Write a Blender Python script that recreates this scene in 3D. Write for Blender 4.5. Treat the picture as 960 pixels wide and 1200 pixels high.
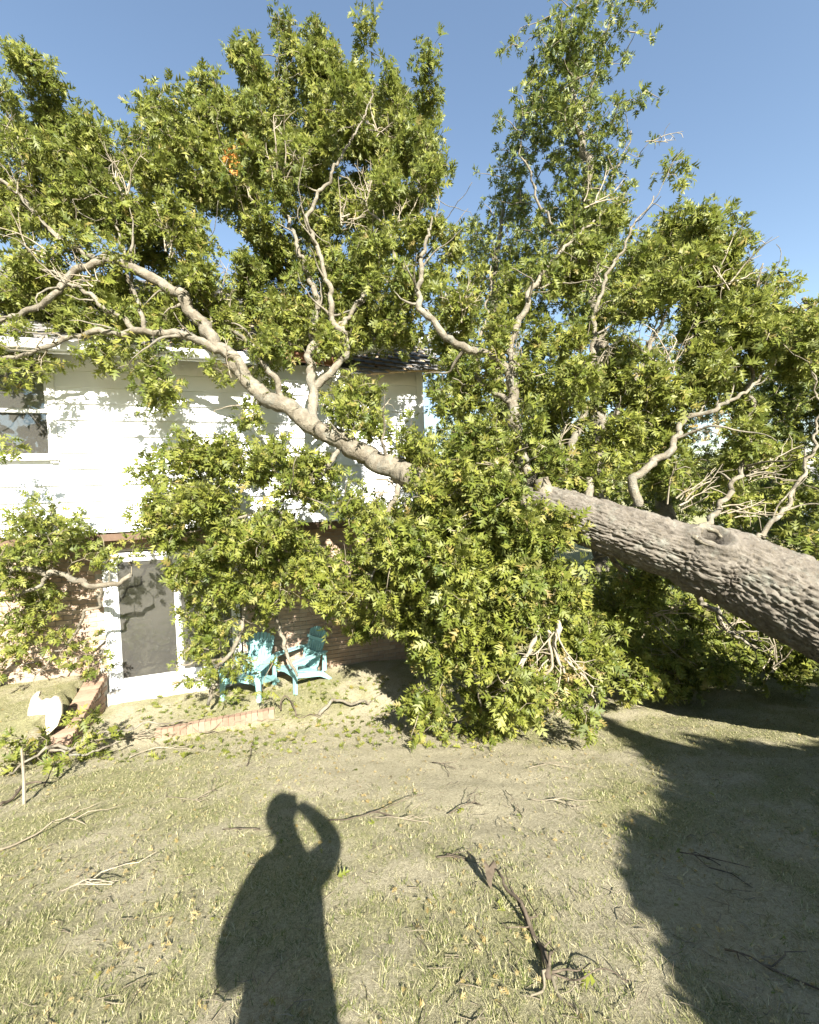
import bpy, bmesh, math, random
import numpy as np
from mathutils import Vector, Matrix, noise

random.seed(7); rng = np.random.default_rng(7)
R = math.radians
scene = bpy.context.scene
for o in list(bpy.data.objects): bpy.data.objects.remove(o, do_unlink=True)
col = scene.collection

# ------------------------------------------------------------------ camera
FPX, ROLL, PITCH = 490.0, 0.04, R(1.4)
CAM = np.array([0, 0, 1.6])
FW = np.array([0, math.cos(PITCH), -math.sin(PITCH)])
_r0 = np.array([1.0, 0, 0]); _u0 = np.cross(_r0, FW)
RT = math.cos(ROLL) * _r0 - math.sin(ROLL) * _u0
UP = math.sin(ROLL) * _r0 + math.cos(ROLL) * _u0
cd = bpy.data.cameras.new('camera'); cam = bpy.data.objects.new('camera', cd); col.objects.link(cam)
cd.sensor_fit = 'VERTICAL'; cd.sensor_height = 36; cd.sensor_width = 36
cd.lens = 36 * FPX / 1200; cd.clip_start = 0.03; cd.clip_end = 2000
m = Matrix.Identity(4)
for i in range(3):
    m[i][0], m[i][1], m[i][2], m[i][3] = RT[i], UP[i], -FW[i], CAM[i]
cam.matrix_world = m
scene.camera = cam

# ------------------------------------------------------------------ light
SUN_EL, SUN_AZ = R(33.8), R(17.3)          # azimuth: light travels forward and to the left
LIGHT = np.array([-math.sin(SUN_AZ) * math.cos(SUN_EL), math.cos(SUN_AZ) * math.cos(SUN_EL), -math.sin(SUN_EL)])
w = bpy.data.worlds.new('World'); scene.world = w; w.use_nodes = True
nt = w.node_tree; nt.nodes.clear()
sky = nt.nodes.new('ShaderNodeTexSky'); sky.sky_type = 'NISHITA'; sky.sun_disc = False
sky.sun_elevation = SUN_EL; sky.sun_rotation = math.atan2(-LIGHT[0], -LIGHT[1])
sky.air_density = 1.2; sky.dust_density = 0.05; sky.ozone_density = 0.3
bg = nt.nodes.new('ShaderNodeBackground'); bg.inputs[1].default_value = 0.06
wo = nt.nodes.new('ShaderNodeOutputWorld')
nt.links.new(sky.outputs[0], bg.inputs[0]); nt.links.new(bg.outputs[0], wo.inputs[0])
sl = bpy.data.lights.new('sun', 'SUN'); sl.energy = 5.0; sl.angle = R(0.53); sl.color = (1, .95, .86)
so = bpy.data.objects.new('sun', sl); col.objects.link(so)
so.rotation_euler = Vector(LIGHT).to_track_quat('-Z', 'Y').to_euler(); so.location = (6, -12, 14)
scene.render.engine = 'CYCLES'; scene.cycles.diffuse_bounces = 3; scene.cycles.max_bounces = 8
scene.view_settings.view_transform = 'Standard'; scene.view_settings.look = 'None'
scene.view_settings.exposure = 2.05; scene.view_settings.gamma = 1; scene.view_settings.use_curve_mapping = False

# ------------------------------------------------------------------ helpers
def ray(x, y): return FW + (x - 480) / FPX * RT + (600 - y) / FPX * UP
def at(x, y, d): return CAM + ray(x, y) * d          # a point of the place at depth d metres
def proj(p):
    d = np.asarray(p) - CAM; z = d @ FW
    return 480 + FPX * (d @ RT) / z, 600 - FPX * (d @ UP) / z, z
def tag(o, label=None, cat=None, group=None, kind=None):
    if label: o['label'] = label
    if cat: o['category'] = cat
    if group: o['group'] = group
    if kind: o['kind'] = kind
    return o
def empty(name, loc=(0, 0, 0), rz=0, label=None, cat=None, group=None):
    o = bpy.data.objects.new(name, None); col.objects.link(o); o.location = loc; o.rotation_euler = (0, 0, rz)
    o.empty_display_size = .1
    return tag(o, label, cat, group)
def link(name, me, mat=None, parent=None, loc=None):
    o = bpy.data.objects.new(name, me); col.objects.link(o)
    if mat is not None and len(me.materials) == 0: me.materials.append(mat)
    if parent: o.parent = parent
    if loc is not None: o.location = loc
    return o
def smoothstep(a, b, x):
    t = np.clip((np.asarray(x, float) - a) / (b - a), 0, 1); return t * t * (3 - 2 * t)
def fast_mesh(name, V, T, smooth=False):
    """V (n,3) and triangles T (m,3)"""
    me = bpy.data.meshes.new(name); V = np.ascontiguousarray(V, np.float32); T = np.ascontiguousarray(T, np.int32)
    k = T.shape[1]
    me.vertices.add(len(V)); me.vertices.foreach_set('co', V.ravel())
    me.loops.add(T.size); me.loops.foreach_set('vertex_index', T.ravel())
    me.polygons.add(len(T)); me.polygons.foreach_set('loop_start', np.arange(0, T.size, k, dtype=np.int32))
    me.polygons.foreach_set('loop_total', np.full(len(T), k, np.int32))
    if smooth: me.polygons.foreach_set('use_smooth', np.ones(len(T), bool))
    me.update(calc_edges=True); me.validate()
    return me
class MB:
    def __init__(s): s.v = []; s.f = []; s.smooth = False
    def box(s, x0, x1, y0, y1, z0, z1, M=None):
        b = len(s.v)
        for z in (z0, z1):
            for x, y in ((x0, y0), (x1, y0), (x1, y1), (x0, y1)):
                p = Vector((x, y, z)); s.v.append(tuple(M @ p if M else p))
        s.f += [(b, b+3, b+2, b+1), (b+4, b+5, b+6, b+7), (b, b+1, b+5, b+4), (b+1, b+2, b+6, b+5), (b+2, b+3, b+7, b+6), (b+3, b, b+4, b+7)]
        return s
    def poly(s, pts, th):
        """flat outline pts extruded by the vector th"""
        b = len(s.v); n = len(pts); t = Vector(th)
        s.v += [tuple(Vector(p)) for p in pts] + [tuple(Vector(p) + t) for p in pts]
        s.f.append(tuple(range(b, b + n))[::-1]); s.f.append(tuple(range(b + n, b + 2 * n)))
        for i in range(n): j = (i + 1) % n; s.f.append((b + i, b + j, b + n + j, b + n + i))
        return s
    def tube(s, pts, rad, sides=6, cap=True):
        pts = np.asarray(pts, float); n = len(pts); rad = np.broadcast_to(rad, n)
        b = len(s.v); fr = frames(pts)
        for i in range(n):
            for k in range(sides):
                a = 2 * math.pi * k / sides
                s.v.append(tuple(pts[i] + rad[i] * (math.cos(a) * fr[i][0] + math.sin(a) * fr[i][1])))
        for i in range(n - 1):
            for k in range(sides):
                k2 = (k + 1) % sides
                s.f.append((b + i*sides + k, b + i*sides + k2, b + (i+1)*sides + k2, b + (i+1)*sides + k))
        if cap:
            s.f.append(tuple(range(b, b + sides))[::-1]); s.f.append(tuple(range(b + (n-1)*sides, b + n*sides)))
        return s
    def build(s, name, mat, parent=None, loc=None, bevel=0):
        me = bpy.data.meshes.new(name); me.from_pydata(s.v, [], s.f)
        bm = bmesh.new(); bm.from_mesh(me); bmesh.ops.recalc_face_normals(bm, faces=bm.faces)
        if bevel: bmesh.ops.bevel(bm, geom=bm.edges[:], offset=bevel, segments=2, affect='EDGES', profile=.5)
        bm.to_mesh(me); bm.free()
        if s.smooth: me.polygons.foreach_set('use_smooth', np.ones(len(me.polygons), bool))
        me.update()
        return link(name, me, mat, parent, loc)
def frames(pts):
    n = len(pts); T = np.gradient(pts, axis=0); T /= np.linalg.norm(T, axis=1, keepdims=True) + 1e-9
    a = np.array([0, 0, 1.0]) if abs(T[0][2]) < .9 else np.array([1.0, 0, 0])
    u = np.cross(a, T[0]); u /= np.linalg.norm(u); out = []
    for i in range(n):
        u = u - T[i] * (u @ T[i]); u /= np.linalg.norm(u) + 1e-9
        out.append((u, np.cross(T[i], u)))
    return out
def catmull(P, step):
    P = np.asarray(P, float); n = len(P)
    Q = np.vstack([2 * P[0] - P[1], P, 2 * P[-1] - P[-2]]); out = []
    for i in range(n - 1):
        p0, p1, p2, p3 = Q[i:i+4]; k = max(1, int(np.linalg.norm((p2 - p1)[:3]) / step))
        for t in np.arange(k) / k:
            out.append(.5 * (2*p1 + (p2-p0)*t + (2*p0-5*p1+4*p2-p3)*t*t + (3*p1-p0-3*p2+p3)*t**3))
    out.append(P[-1]); return np.array(out)

# ------------------------------------------------------------------ materials
def new_mat(name):
    m = bpy.data.materials.new(name); m.use_nodes = True; nt = m.node_tree; nt.nodes.clear()
    out = nt.nodes.new('ShaderNodeOutputMaterial'); p = nt.nodes.new('ShaderNodeBsdfPrincipled')
    nt.links.new(p.outputs[0], out.inputs[0]); return m, nt, p, out
def ramp(nt, src, stops):
    r = nt.nodes.new('ShaderNodeValToRGB'); e = r.color_ramp.elements
    while len(e) < len(stops): e.new(.5)
    for i, (t, c) in enumerate(stops): e[i].position = t; e[i].color = (*c, 1)
    nt.links.new(src, r.inputs[0]); return r.outputs[0]
def tex_noise(nt, vec, scale, detail=6, rough=.6, dist=0):
    n = nt.nodes.new('ShaderNodeTexNoise'); n.inputs['Scale'].default_value = scale; n.inputs['Detail'].default_value = detail
    n.inputs['Roughness'].default_value = rough; n.inputs['Distortion'].default_value = dist
    if vec: nt.links.new(vec, n.inputs['Vector'])
    return n.outputs[0]
def bump(nt, p, h, strength=.3, dist=.01):
    b = nt.nodes.new('ShaderNodeBump'); b.inputs['Strength'].default_value = strength; b.inputs['Distance'].default_value = dist
    nt.links.new(h, b.inputs['Height']); nt.links.new(b.outputs[0], p.inputs['Normal'])
def mixc(nt, fac, a, b, mode='MIX'):
    n = nt.nodes.new('ShaderNodeMix'); n.data_type = 'RGBA'; n.blend_type = mode
    for sock, v in ((n.inputs[0], fac), (n.inputs[6], a), (n.inputs[7], b)):
        if isinstance(v, (int, float)): sock.default_value = v
        elif isinstance(v, tuple): sock.default_value = (*v, 1)
        else: nt.links.new(v, sock)
    return n.outputs[2]
def coords(nt, kind='Object'):
    return nt.nodes.new('ShaderNodeTexCoord').outputs[kind]
def geo_pos(nt): return nt.nodes.new('ShaderNodeNewGeometry').outputs['Position']
def rand_piece(nt):
    a = nt.nodes.new('ShaderNodeObjectInfo').outputs['Random']; b = nt.nodes.new('ShaderNodeNewGeometry').outputs['Random Per Island']
    s = nt.nodes.new('ShaderNodeMath'); s.operation = 'ADD'; nt.links.new(a, s.inputs[0]); nt.links.new(b, s.inputs[1])
    f = nt.nodes.new('ShaderNodeMath'); f.operation = 'FRACT'; nt.links.new(s.outputs[0], f.inputs[0]); return f.outputs[0]
def simple(name, c1, c2, scale=8, rough=.7, bs=.15, bd=.004, spec=.3):
    m, nt, p, _ = new_mat(name); v = geo_pos(nt); n = tex_noise(nt, v, scale)
    nt.links.new(ramp(nt, n, [(.3, c1), (.7, c2)]), p.inputs['Base Color'])
    p.inputs['Roughness'].default_value = rough; p.inputs['Specular IOR Level'].default_value = spec
    if bs: bump(nt, p, tex_noise(nt, v, scale * 6), bs, bd)
    return m
def leaf_mat(name, stops, back, trans=.32):
    m, nt, p, out = new_mat(name); g = nt.nodes.new('ShaderNodeNewGeometry')
    c = ramp(nt, rand_piece(nt), stops); n = tex_noise(nt, g.outputs['Position'], 1.3, 2)
    c = mixc(nt, .35, c, ramp(nt, n, [(.35, (.06, .09, .016)), (.65, (.22, .225, .04))]))
    c = mixc(nt, g.outputs['Backfacing'], c, mixc(nt, .55, c, back))
    nt.links.new(c, p.inputs['Base Color']); p.inputs['Roughness'].default_value = .5; p.inputs['Specular IOR Level'].default_value = .3
    t = nt.nodes.new('ShaderNodeBsdfTranslucent'); nt.links.new(mixc(nt, .5, c, (.20, .24, .03)), t.inputs[0])
    ms = nt.nodes.new('ShaderNodeMixShader'); ms.inputs[0].default_value = trans
    nt.links.new(p.outputs[0], ms.inputs[1]); nt.links.new(t.outputs[0], ms.inputs[2]); nt.links.new(ms.outputs[0], out.inputs[0])
    return m
def bark_mat(name, c1, c2, c3, scale, lichen=False, bs=.6, bd=.01):
    m, nt, p, _ = new_mat(name); v = geo_pos(nt)
    n = tex_noise(nt, v, scale, 8, .65, .5); n2 = tex_noise(nt, v, scale * .25, 4)
    c = mixc(nt, .45, ramp(nt, n, [(.3, c1), (.55, c2), (.75, c3)]), ramp(nt, n2, [(.35, c1), (.65, c3)]))
    nt.links.new(c, p.inputs['Base Color']); p.inputs['Roughness'].default_value = .9; p.inputs['Specular IOR Level'].default_value = .15
    
    if lichen:
        pat = tex_noise(nt, v, 5.5, 5, .7, .8); c = mixc(nt, ramp(nt, pat, [(.52, (0, 0, 0)), (.66, (.8, .8, .8))]), c, ramp(nt, n, [(.3, (.11, .11, .088)), (.7, (.21, .21, .178))]))
        c = mixc(nt, ramp(nt, tex_noise(nt, v, 30, 4), [(.56, (0, 0, 0)), (.68, (.7, .7, .7))]), c, (.13, .11, .08)); nt.links.new(c, p.inputs['Base Color'])
    bump(nt, p, n, bs, bd); return m
M = {}
M['leaf'] = leaf_mat('leaf', [(0, (.045, .07, .012)), (.28, (.11, .14, .02)), (.62, (.20, .22, .034)), (.93, (.29, .285, .065)), (1, (.30, .20, .08))], (.22, .24, .09), .36)
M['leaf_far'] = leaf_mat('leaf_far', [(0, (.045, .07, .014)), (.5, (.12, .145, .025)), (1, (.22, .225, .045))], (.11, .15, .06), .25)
M['dead_leaf'] = leaf_mat('dead_leaf', [(0, (.22, .13, .06)), (.5, (.32, .22, .11)), (1, (.42, .32, .18))], (.35, .27, .16), .15)
M['orange_leaf'] = simple('orange_leaf', (.45, .16, .03), (.5, .22, .05), 20)
M['bark'] = bark_mat('bark', (.075, .065, .052), (.13, .114, .093), (.20, .18, .15), 24, True, .9, .02)
M['limb'] = bark_mat('limb_bark', (.095, .08, .058), (.185, .16, .118), (.31, .28, .215), 15, True, bs=1.0, bd=.03)
M['twig'] = bark_mat('twig_bark', (.11, .09, .06), (.19, .16, .11), (.29, .255, .185), 12, bs=.2)
M['dead_wood'] = bark_mat('dead_wood', (.17, .14, .10), (.29, .25, .18), (.41, .365, .28), 14, bs=.3)
M['dark_wood'] = bark_mat('dark_wood', (.035, .028, .02), (.08, .06, .045), (.17, .14, .10), 22)
M['soil'] = simple('soil', (.10, .07, .045), (.22, .16, .10), 6, .95, .8, .03)
M['white'] = simple('white_paint', (.72, .73, .74), (.79, .80, .81), 3, .55, .05)
M['vinyl'] = simple('white_vinyl', (.66, .66, .64), (.74, .74, .72), 5, .4, .05)
M['brown'] = simple('brown_trim', (.09, .055, .035), (.14, .09, .06), 9, .7)
M['wood'] = simple('raw_lumber', (.45, .32, .19), (.58, .44, .28), 14, .8)
M['redwood'] = simple('broken_board', (.22, .10, .06), (.34, .18, .11), 14, .8)
M['mortar'] = simple('mortar', (.27, .245, .20), (.36, .33, .275), 20, .95, .4)
M['concrete'] = simple('concrete', (.33, .31, .28), (.42, .40, .36), 7, .9, .3)
M['room'] = simple('room_paint', (.30, .27, .22), (.36, .32, .27), 2, .9, 0)
M['carpet'] = simple('carpet', (.26, .23, .19), (.34, .31, .26), 40, 1, .3)
M['curtain'] = simple('blind', (.50, .50, .45), (.58, .58, .52), 4, .8)
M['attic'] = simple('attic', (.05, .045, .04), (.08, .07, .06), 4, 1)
M['metal'] = simple('galvanised', (.55, .55, .55), (.66, .66, .66), 6, .45, .05)
M['shingle'] = simple('shingle', (.13, .125, .12), (.25, .24, .23), 30, .95, .5)
M['cream'] = simple('cream_board', (.34, .285, .20), (.44, .38, .28), 10, .8)
M['cloth'] = simple('jacket_cloth', (.03, .035, .05), (.06, .065, .08), 14, .9)
M['skin'] = simple('skin', (.50, .32, .24), (.55, .37, .28), 9, .55)
M['hair'] = simple('hair', (.05, .03, .02), (.09, .06, .04), 60, .6)
M['phone'] = simple('phone_case', (.015, .015, .017), (.02, .02, .022), 9, .3)
def brick_mat(name='brick', dark=1.0):
    m, nt, p, _ = new_mat(name); v = geo_pos(nt)
    c = ramp(nt, rand_piece(nt), [(0, (.25, .16, .11)), (.3, (.32, .215, .15)), (.6, (.38, .275, .195)), (.85, (.43, .33, .24)), (1, (.28, .185, .135))])
    c = mixc(nt, .4, c, ramp(nt, tex_noise(nt, v, 22), [(.3, (.24, .16, .115)), (.7, (.45, .35, .255))]))
    c = mixc(nt, 1.0, c, (dark, dark * .93, dark * .88) if dark < 1 else (1, 1, 1), 'MULTIPLY'); nt.links.new(c, p.inputs['Base Color']); p.inputs['Roughness'].default_value = .9
    bump(nt, p, tex_noise(nt, v, 90), .5, .004); return m
M['brick'] = brick_mat(); M['old_brick'] = brick_mat('old_brick', .68)
def plastic_mat():
    m, nt, p, _ = new_mat('turquoise_plastic'); v = geo_pos(nt)
    nt.links.new(ramp(nt, tex_noise(nt, v, 9), [(.3, (.19, .375, .38)), (.7, (.25, .435, .435))]), p.inputs['Base Color'])
    p.inputs['Roughness'].default_value = .42; bump(nt, p, tex_noise(nt, v, 150), .06, .002); return m
M['plastic'] = plastic_mat()
def glass_mat():
    m, nt, p, out = new_mat('window_glass'); nt.nodes.remove(p)
    g = nt.nodes.new('ShaderNodeBsdfGlossy'); g.inputs['Roughness'].default_value = .02; g.inputs[0].default_value = (.95, .97, 1, 1)
    t = nt.nodes.new('ShaderNodeBsdfTransparent'); t.inputs[0].default_value = (.78, .80, .78, 1)
    f = nt.nodes.new('ShaderNodeFresnel'); f.inputs[0].default_value = 1.9
    d = nt.nodes.new('ShaderNodeBsdfDiffuse'); d.inputs[0].default_value = (.5, .48, .43, 1)
    a = nt.nodes.new('ShaderNodeMixShader'); b = nt.nodes.new('ShaderNodeMixShader'); b.inputs[0].default_value = .09
    nt.links.new(f.outputs[0], a.inputs[0]); nt.links.new(t.outputs[0], a.inputs[1]); nt.links.new(g.outputs[0], a.inputs[2])
    nt.links.new(a.outputs[0], b.inputs[1]); nt.links.new(d.outputs[0], b.inputs[2]); nt.links.new(b.outputs[0], out.inputs[0]); return m
M['glass'] = glass_mat()
def ground_mat():
    m, nt, p, _ = new_mat('lawn_ground'); v = geo_pos(nt)
    big = tex_noise(nt, v, .55, 5, .6, .4); mid = tex_noise(nt, v, 4, 6, .7); fine = tex_noise(nt, v, 45, 6, .75); straw = tex_noise(nt, v, 140, 3, .7, 1.5)
    dirt = ramp(nt, fine, [(.3, (.20, .175, .115)), (.5, (.43, .385, .265)), (.7, (.58, .525, .375))])
    gr = ramp(nt, fine, [(.3, (.075, .08, .03)), (.5, (.22, .22, .09)), (.7, (.38, .37, .175))])
    s = nt.nodes.new('ShaderNodeMath'); s.operation = 'ADD'; nt.links.new(big, s.inputs[0])
    s2 = nt.nodes.new('ShaderNodeMath'); s2.operation = 'MULTIPLY'; s2.inputs[1].default_value = .5; nt.links.new(mid, s2.inputs[0]); nt.links.new(s2.outputs[0], s.inputs[1])
    at_ = nt.nodes.new('ShaderNodeAttribute'); at_.attribute_name = 'turf'; f = ramp(nt, at_.outputs['Fac'], [(.28, (0, 0, 0)), (.62, (1, 1, 1))])
    c = mixc(nt, f, dirt, gr); c = mixc(nt, .38, c, ramp(nt, straw, [(.40, (.09, .075, .045)), (.56, (.56, .51, .34))]))
    nt.links.new(c, p.inputs['Base Color']); p.inputs['Roughness'].default_value = 1; p.inputs['Specular IOR Level'].default_value = .05
    h = nt.nodes.new('ShaderNodeMath'); h.operation = 'ADD'; nt.links.new(fine, h.inputs[0]); nt.links.new(straw, h.inputs[1])
    bump(nt, p, h.outputs[0], 1.0, .018); return m
M['ground'] = ground_mat()
def blade_mat():
    m, nt, p, _ = new_mat('grass_blade')
    c = ramp(nt, rand_piece(nt), [(0, (.06, .08, .018)), (.28, (.12, .14, .04)), (.45, (.19, .18, .08)), (.75, (.29, .265, .145)), (1, (.40, .365, .225))])
    nt.links.new(c, p.inputs['Base Color']); p.inputs['Roughness'].default_value = .8; p.inputs['Specular IOR Level'].default_value = .1; return m
M['blade'] = blade_mat()

# ------------------------------------------------------------------ house frame of reference
HO = at(133, 808, 6.4); YAW = R(17)
HU = np.array([math.cos(YAW), math.sin(YAW), 0]); HV = np.array([-math.sin(YAW), math.cos(YAW), 0])
def h2w(x, y, z=0): return HO + x * HU + y * HV + np.array([0, 0, z])
PATIO = HO[2] - .17

# ------------------------------------------------------------------ ground
def G(x, y):
    x = np.asarray(x, float); y = np.asarray(y, float)
    yy = np.clip(y, 0, None)
    base = np.where(yy < 5.2, -.25 * yy, -1.3 - .1 * (1 - np.exp(-(yy - 5.2) * 2.5)))
    base = base * (1 - .12 * smoothstep(2, 7, x)) + .03 * np.sin(x * 1.1 + y * .6)
    lx = (x - HO[0]) * HU[0] + (y - HO[1]) * HU[1]; ly = (x - HO[0]) * HV[0] + (y - HO[1]) * HV[1]
    k = np.where(lx > .93, smoothstep(-1.46, -1.40, ly), smoothstep(-1.75, -1.2, ly)) * smoothstep(-.04, -.03, lx) * (1 - smoothstep(2.36, 2.37, lx))
    k2 = smoothstep(-1.75, -1.05, ly) * smoothstep(2.36, 2.37, lx) * (1 - smoothstep(4.0, 5.6, lx))
    base = base + (PATIO - base) * np.maximum(k, k2)
    kl = (1 - smoothstep(-.30, -.27, lx)) * smoothstep(-2.6, -.9, ly)
    return base + (HO[2] + .30 - base) * kl
def ground_hit(px, py):
    d = ray(px, py); t = .5
    for _ in range(4000):
        p = CAM + d * t
        if p[2] <= G(p[0], p[1]): break
        t += .004
    return p
xs = np.concatenate([-np.geomspace(400, 9, 24), np.arange(-8.5, 8.5, .07), np.geomspace(9, 400, 24)])
ys = np.concatenate([-np.geomspace(60, 3.2, 12), np.arange(-3, 9.5, .07), np.geomspace(10, 900, 30)])
X, Y = np.meshgrid(xs, ys); Z = G(X, Y)
near = (np.abs(X) < 9) & (np.abs(Y) < 11)
zz = Z.ravel().copy(); xr, yr, nr = X.ravel(), Y.ravel(), near.ravel()
for i in np.nonzero(nr)[0]:
    p = Vector((xr[i], yr[i], 0)); zz[i] += .022 * noise.noise(p * 2.2) + .016 * noise.noise(p * 7) + .010 * noise.noise(p * 17)
def turf(a, b):
    d = noise.noise(Vector((a * .9, b * .9, 3))) + .7 * noise.noise(Vector((a * 3.2, b * 3.2, 7))) + .4 * noise.noise(Vector((a * 11, b * 11, 1)))
    return d - .8 * math.exp(-((a + .3) / 1.7) ** 2 - ((b - 4.8) / 1.3) ** 2) - .8 * math.exp(-((a - .9) / .8) ** 2 - ((b - 2.7) / .9) ** 2) - .3 * math.exp(-((a - .6) / .9) ** 2 - ((b - 3.9) / 1) ** 2)
tf = np.full(len(xr), .6)
for i in np.nonzero(nr)[0]: tf[i] = turf(xr[i], yr[i])
n0, n1 = len(ys), len(xs); I = np.arange(n0 * n1).reshape(n0, n1)
Q = np.stack([I[:-1, :-1], I[:-1, 1:], I[1:, 1:], I[1:, :-1]], -1).reshape(-1, 4)
lawn = link('lawn', fast_mesh('lawn', np.stack([xr, yr, zz], 1), Q, True), M['ground']); lawn.data.attributes.new('turf', 'FLOAT', 'POINT').data.foreach_set('value', np.clip(tf * .5 + .5, 0, 1).astype(np.float32)); tag(lawn, kind='structure', label='sparse sloping lawn of dry grass and bare earth')

# ------------------------------------------------------------------ house
house = empty('house', HO, YAW, 'two storey house of white lap siding over brick, its roof crushed', 'house')
XL, XR, YB, ZM, ZE = -4.0, 5.06, 7.2, 2.42, 5.0
LO, UPY = 0.0, -.30
mb = MB()
mb.box(XL, -.02, .012, .2, -.45, 2.28).box(1.87, XR - .02, .012, .2, -.45, 2.28).box(-.02, 1.87, .012, .2, 2.10, 2.28).box(-.02, 1.87, .03, .2, -.45, -.17)
bw = mb.build('brick_wall', M['mortar'], house)
BL, BH, PX, PZ = .198, .060, .208, .0715
def brick_mesh(l, d, h, seed, name='brick', mat='brick'):
    r = random.Random(seed); m = MB().box(0, l, 0, d, 0, h); me = bpy.data.meshes.new(name)
    me.from_pydata(m.v, [], m.f); bm = bmesh.new(); bm.from_mesh(me)
    bmesh.ops.bevel(bm, geom=bm.edges[:], offset=.004, segments=1, affect='EDGES')
    for v in bm.verts: v.co += Vector((r.uniform(-1, 1), r.uniform(-1, 1), r.uniform(-1, 1))) * .0018
    bmesh.ops.recalc_face_normals(bm, faces=bm.faces); bm.to_mesh(me); bm.free(); me.materials.append(M[mat]); return me
bmeshes = [brick_mesh(BL, .05, BH, s) for s in range(5)]; half = brick_mesh(.094, .05, BH, 9)
single, rest = [], []
for row in range(37):
    z = -.36 + row * PZ; x = XL + (row % 2) * PX / 2
    while x < XR - .12:
        l = BL
        if x + l > XR: l = .094
        if not (x + l > -.02 and x < 1.87 and z < 2.08 and z + BH > -.2) and z + BH < 2.29:
            (single if ((-1.45 < x < -.1 and -.1 < z < 1.75) or (-.3 < x < 1.4 and z > 2.05) or (1.9 < x < 4.0 and .15 < z < 1.25)) else rest).append((x, z, l))
        x += PX
        if x < -.02 < x + BL and z < 2.08:       # cut brick at the door jamb
            x = 1.872 + ((row % 2) * .104)
random.shuffle(single); rest += single[295:]; single = single[:295]
for i, (x, z, l) in enumerate(single):
    link('brick', half if l < .1 else bmeshes[i % 5], None, bw, (x, -random.uniform(0, .004), z))
mb = MB()
for x, z, l in rest: y = -random.uniform(0, .004); mb.box(x, x + l, y, y + .05, z, z + BH)
tag(mb.build('brickwork', M['brick'], bw), kind='stuff')
# overhang band, floor slab and shell
MB().box(XL, XR + .01, UPY + .004, YB, 2.292, ZM - .002).build('overhang_board', M['brown'], house)
mb = MB(); WX0, WX1, WZ0, WZ1 = -1.50, -.47, 3.52, 4.86
mb.box(XL, WX0, UPY + .01, UPY + .16, ZM, ZE).box(WX1, XR, UPY + .01, UPY + .16, ZM, ZE).box(WX0, WX1, UPY + .01, UPY + .16, ZM, WZ0).box(WX0, WX1, UPY + .01, UPY + .16, WZ1, ZE)
mb.box(XR - .16, XR, UPY + .161, YB, ZM, ZE).box(XL, XL + .15, UPY + .161, YB, ZM, ZE).box(XL + .151, XR - .161, YB - .15, YB, ZM, ZE)
uw = mb.build('upper_wall', M['white'], house)
mb = MB().box(XR - .2, XR - .02, .201, YB, -.6, 2.28).box(XL, XL + .15, .201, YB, -.6, 2.28).box(XL + .151, XR - .201, YB - .15, YB, -.6, 2.28)
mb.build('side_wall', M['mortar'], house)
# siding boards: tapered lap boards, each its own piece
def lap(x0, x1, z, parent, h=.232):
    m = MB(); y0 = UPY
    prof = [(y0 - .002, z + h), (y0 - .034, z - .012), (y0 + .002, z - .012), (y0 + .008, z + h)]
    b = 0
    for x in (x0, x1):
        for (y, zz_) in prof: m.v.append((x, y, zz_))
    m.f = [(0, 1, 2, 3), (7, 6, 5, 4)] + [(i, (i+1) % 4 + 0, (i+1) % 4 + 4, i + 4) for i in range(4)]
    return m.build('siding_board', M['white'], parent)
for k in range(11):
    z = ZM + .01 + k * .232
    cuts = sorted([XL, XR + .004] + [q for q in (XL + 3.6 * j + (k % 3) * 1.15 + .7 for j in range(3)) if q < XR - .4])
    for a, b in zip(cuts[:-1], cuts[1:]):
        if b - a < .2 : continue
        a2, b2 = a + .001, b - .001
        if z + .232 > WZ0 - .08 and z < WZ1 + .08 and a2 < WX1 + .09 and b2 > WX0 - .09:
            if a2 < WX0 - .12: lap(a2, WX0 - .09, z, uw)
            if b2 > WX1 + .12: lap(WX1 + .09, b2, z, uw)
        else: lap(a2, b2, z, uw)
MB().box(XR - .09, XR + .03, UPY - .034, UPY - .026, ZM, ZE - .01).box(XR + .022, XR + .03, UPY - .026, UPY + .12, ZM, ZE - .01).build('corner_board', M['white'], uw)
# upper window
win = MB().box(WX0 - .088, WX0, UPY - .045, UPY + .03, WZ0 - .088, WZ1 + .088).box(WX1, WX1 + .088, UPY - .045, UPY + .03, WZ0 - .088, WZ1 + .088) \
    .box(WX0, WX1, UPY - .045, UPY + .03, WZ1, WZ1 + .088).build('window', M['vinyl'], house, bevel=.004)
MB().box(WX0 - .11, WX1 + .11, UPY - .075, UPY + .03, WZ0 - .05, WZ0).build('sill', M['vinyl'], win, bevel=.004)
def sash(x0, x1, z0, z1, y, t=.05):
    MB().box(x0, x0 + t, y, y + .03, z0, z1).box(x1 - t, x1, y, y + .03, z0, z1).box(x0 + t, x1 - t, y, y + .03, z0, z0 + t).box(x0 + t, x1 - t, y, y + .03, z1 - t, z1).build('sash', M['vinyl'], win)
    MB().box(x0 + t - .005, x1 - t + .005, y + .012, y + .018, z0 + t - .005, z1 - t + .005).build('pane', M['glass'], win)
ZS = WZ0 + .64
sash(WX0, WX1, ZS - .02, WZ1, UPY + .0); sash(WX0, WX1, WZ0, ZS + .03, UPY + .035)
MB().box(WX0 + .04, WX1 - .04, UPY + .09, UPY + .094, ZS, WZ1 - .01).build('blind', M['curtain'], win)
MB().box(WX0 - .9, WX1 + .9, UPY + 2.2, UPY + 2.25, ZM + .02, ZE - .05).build('room_wall', M['room'], house)
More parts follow.
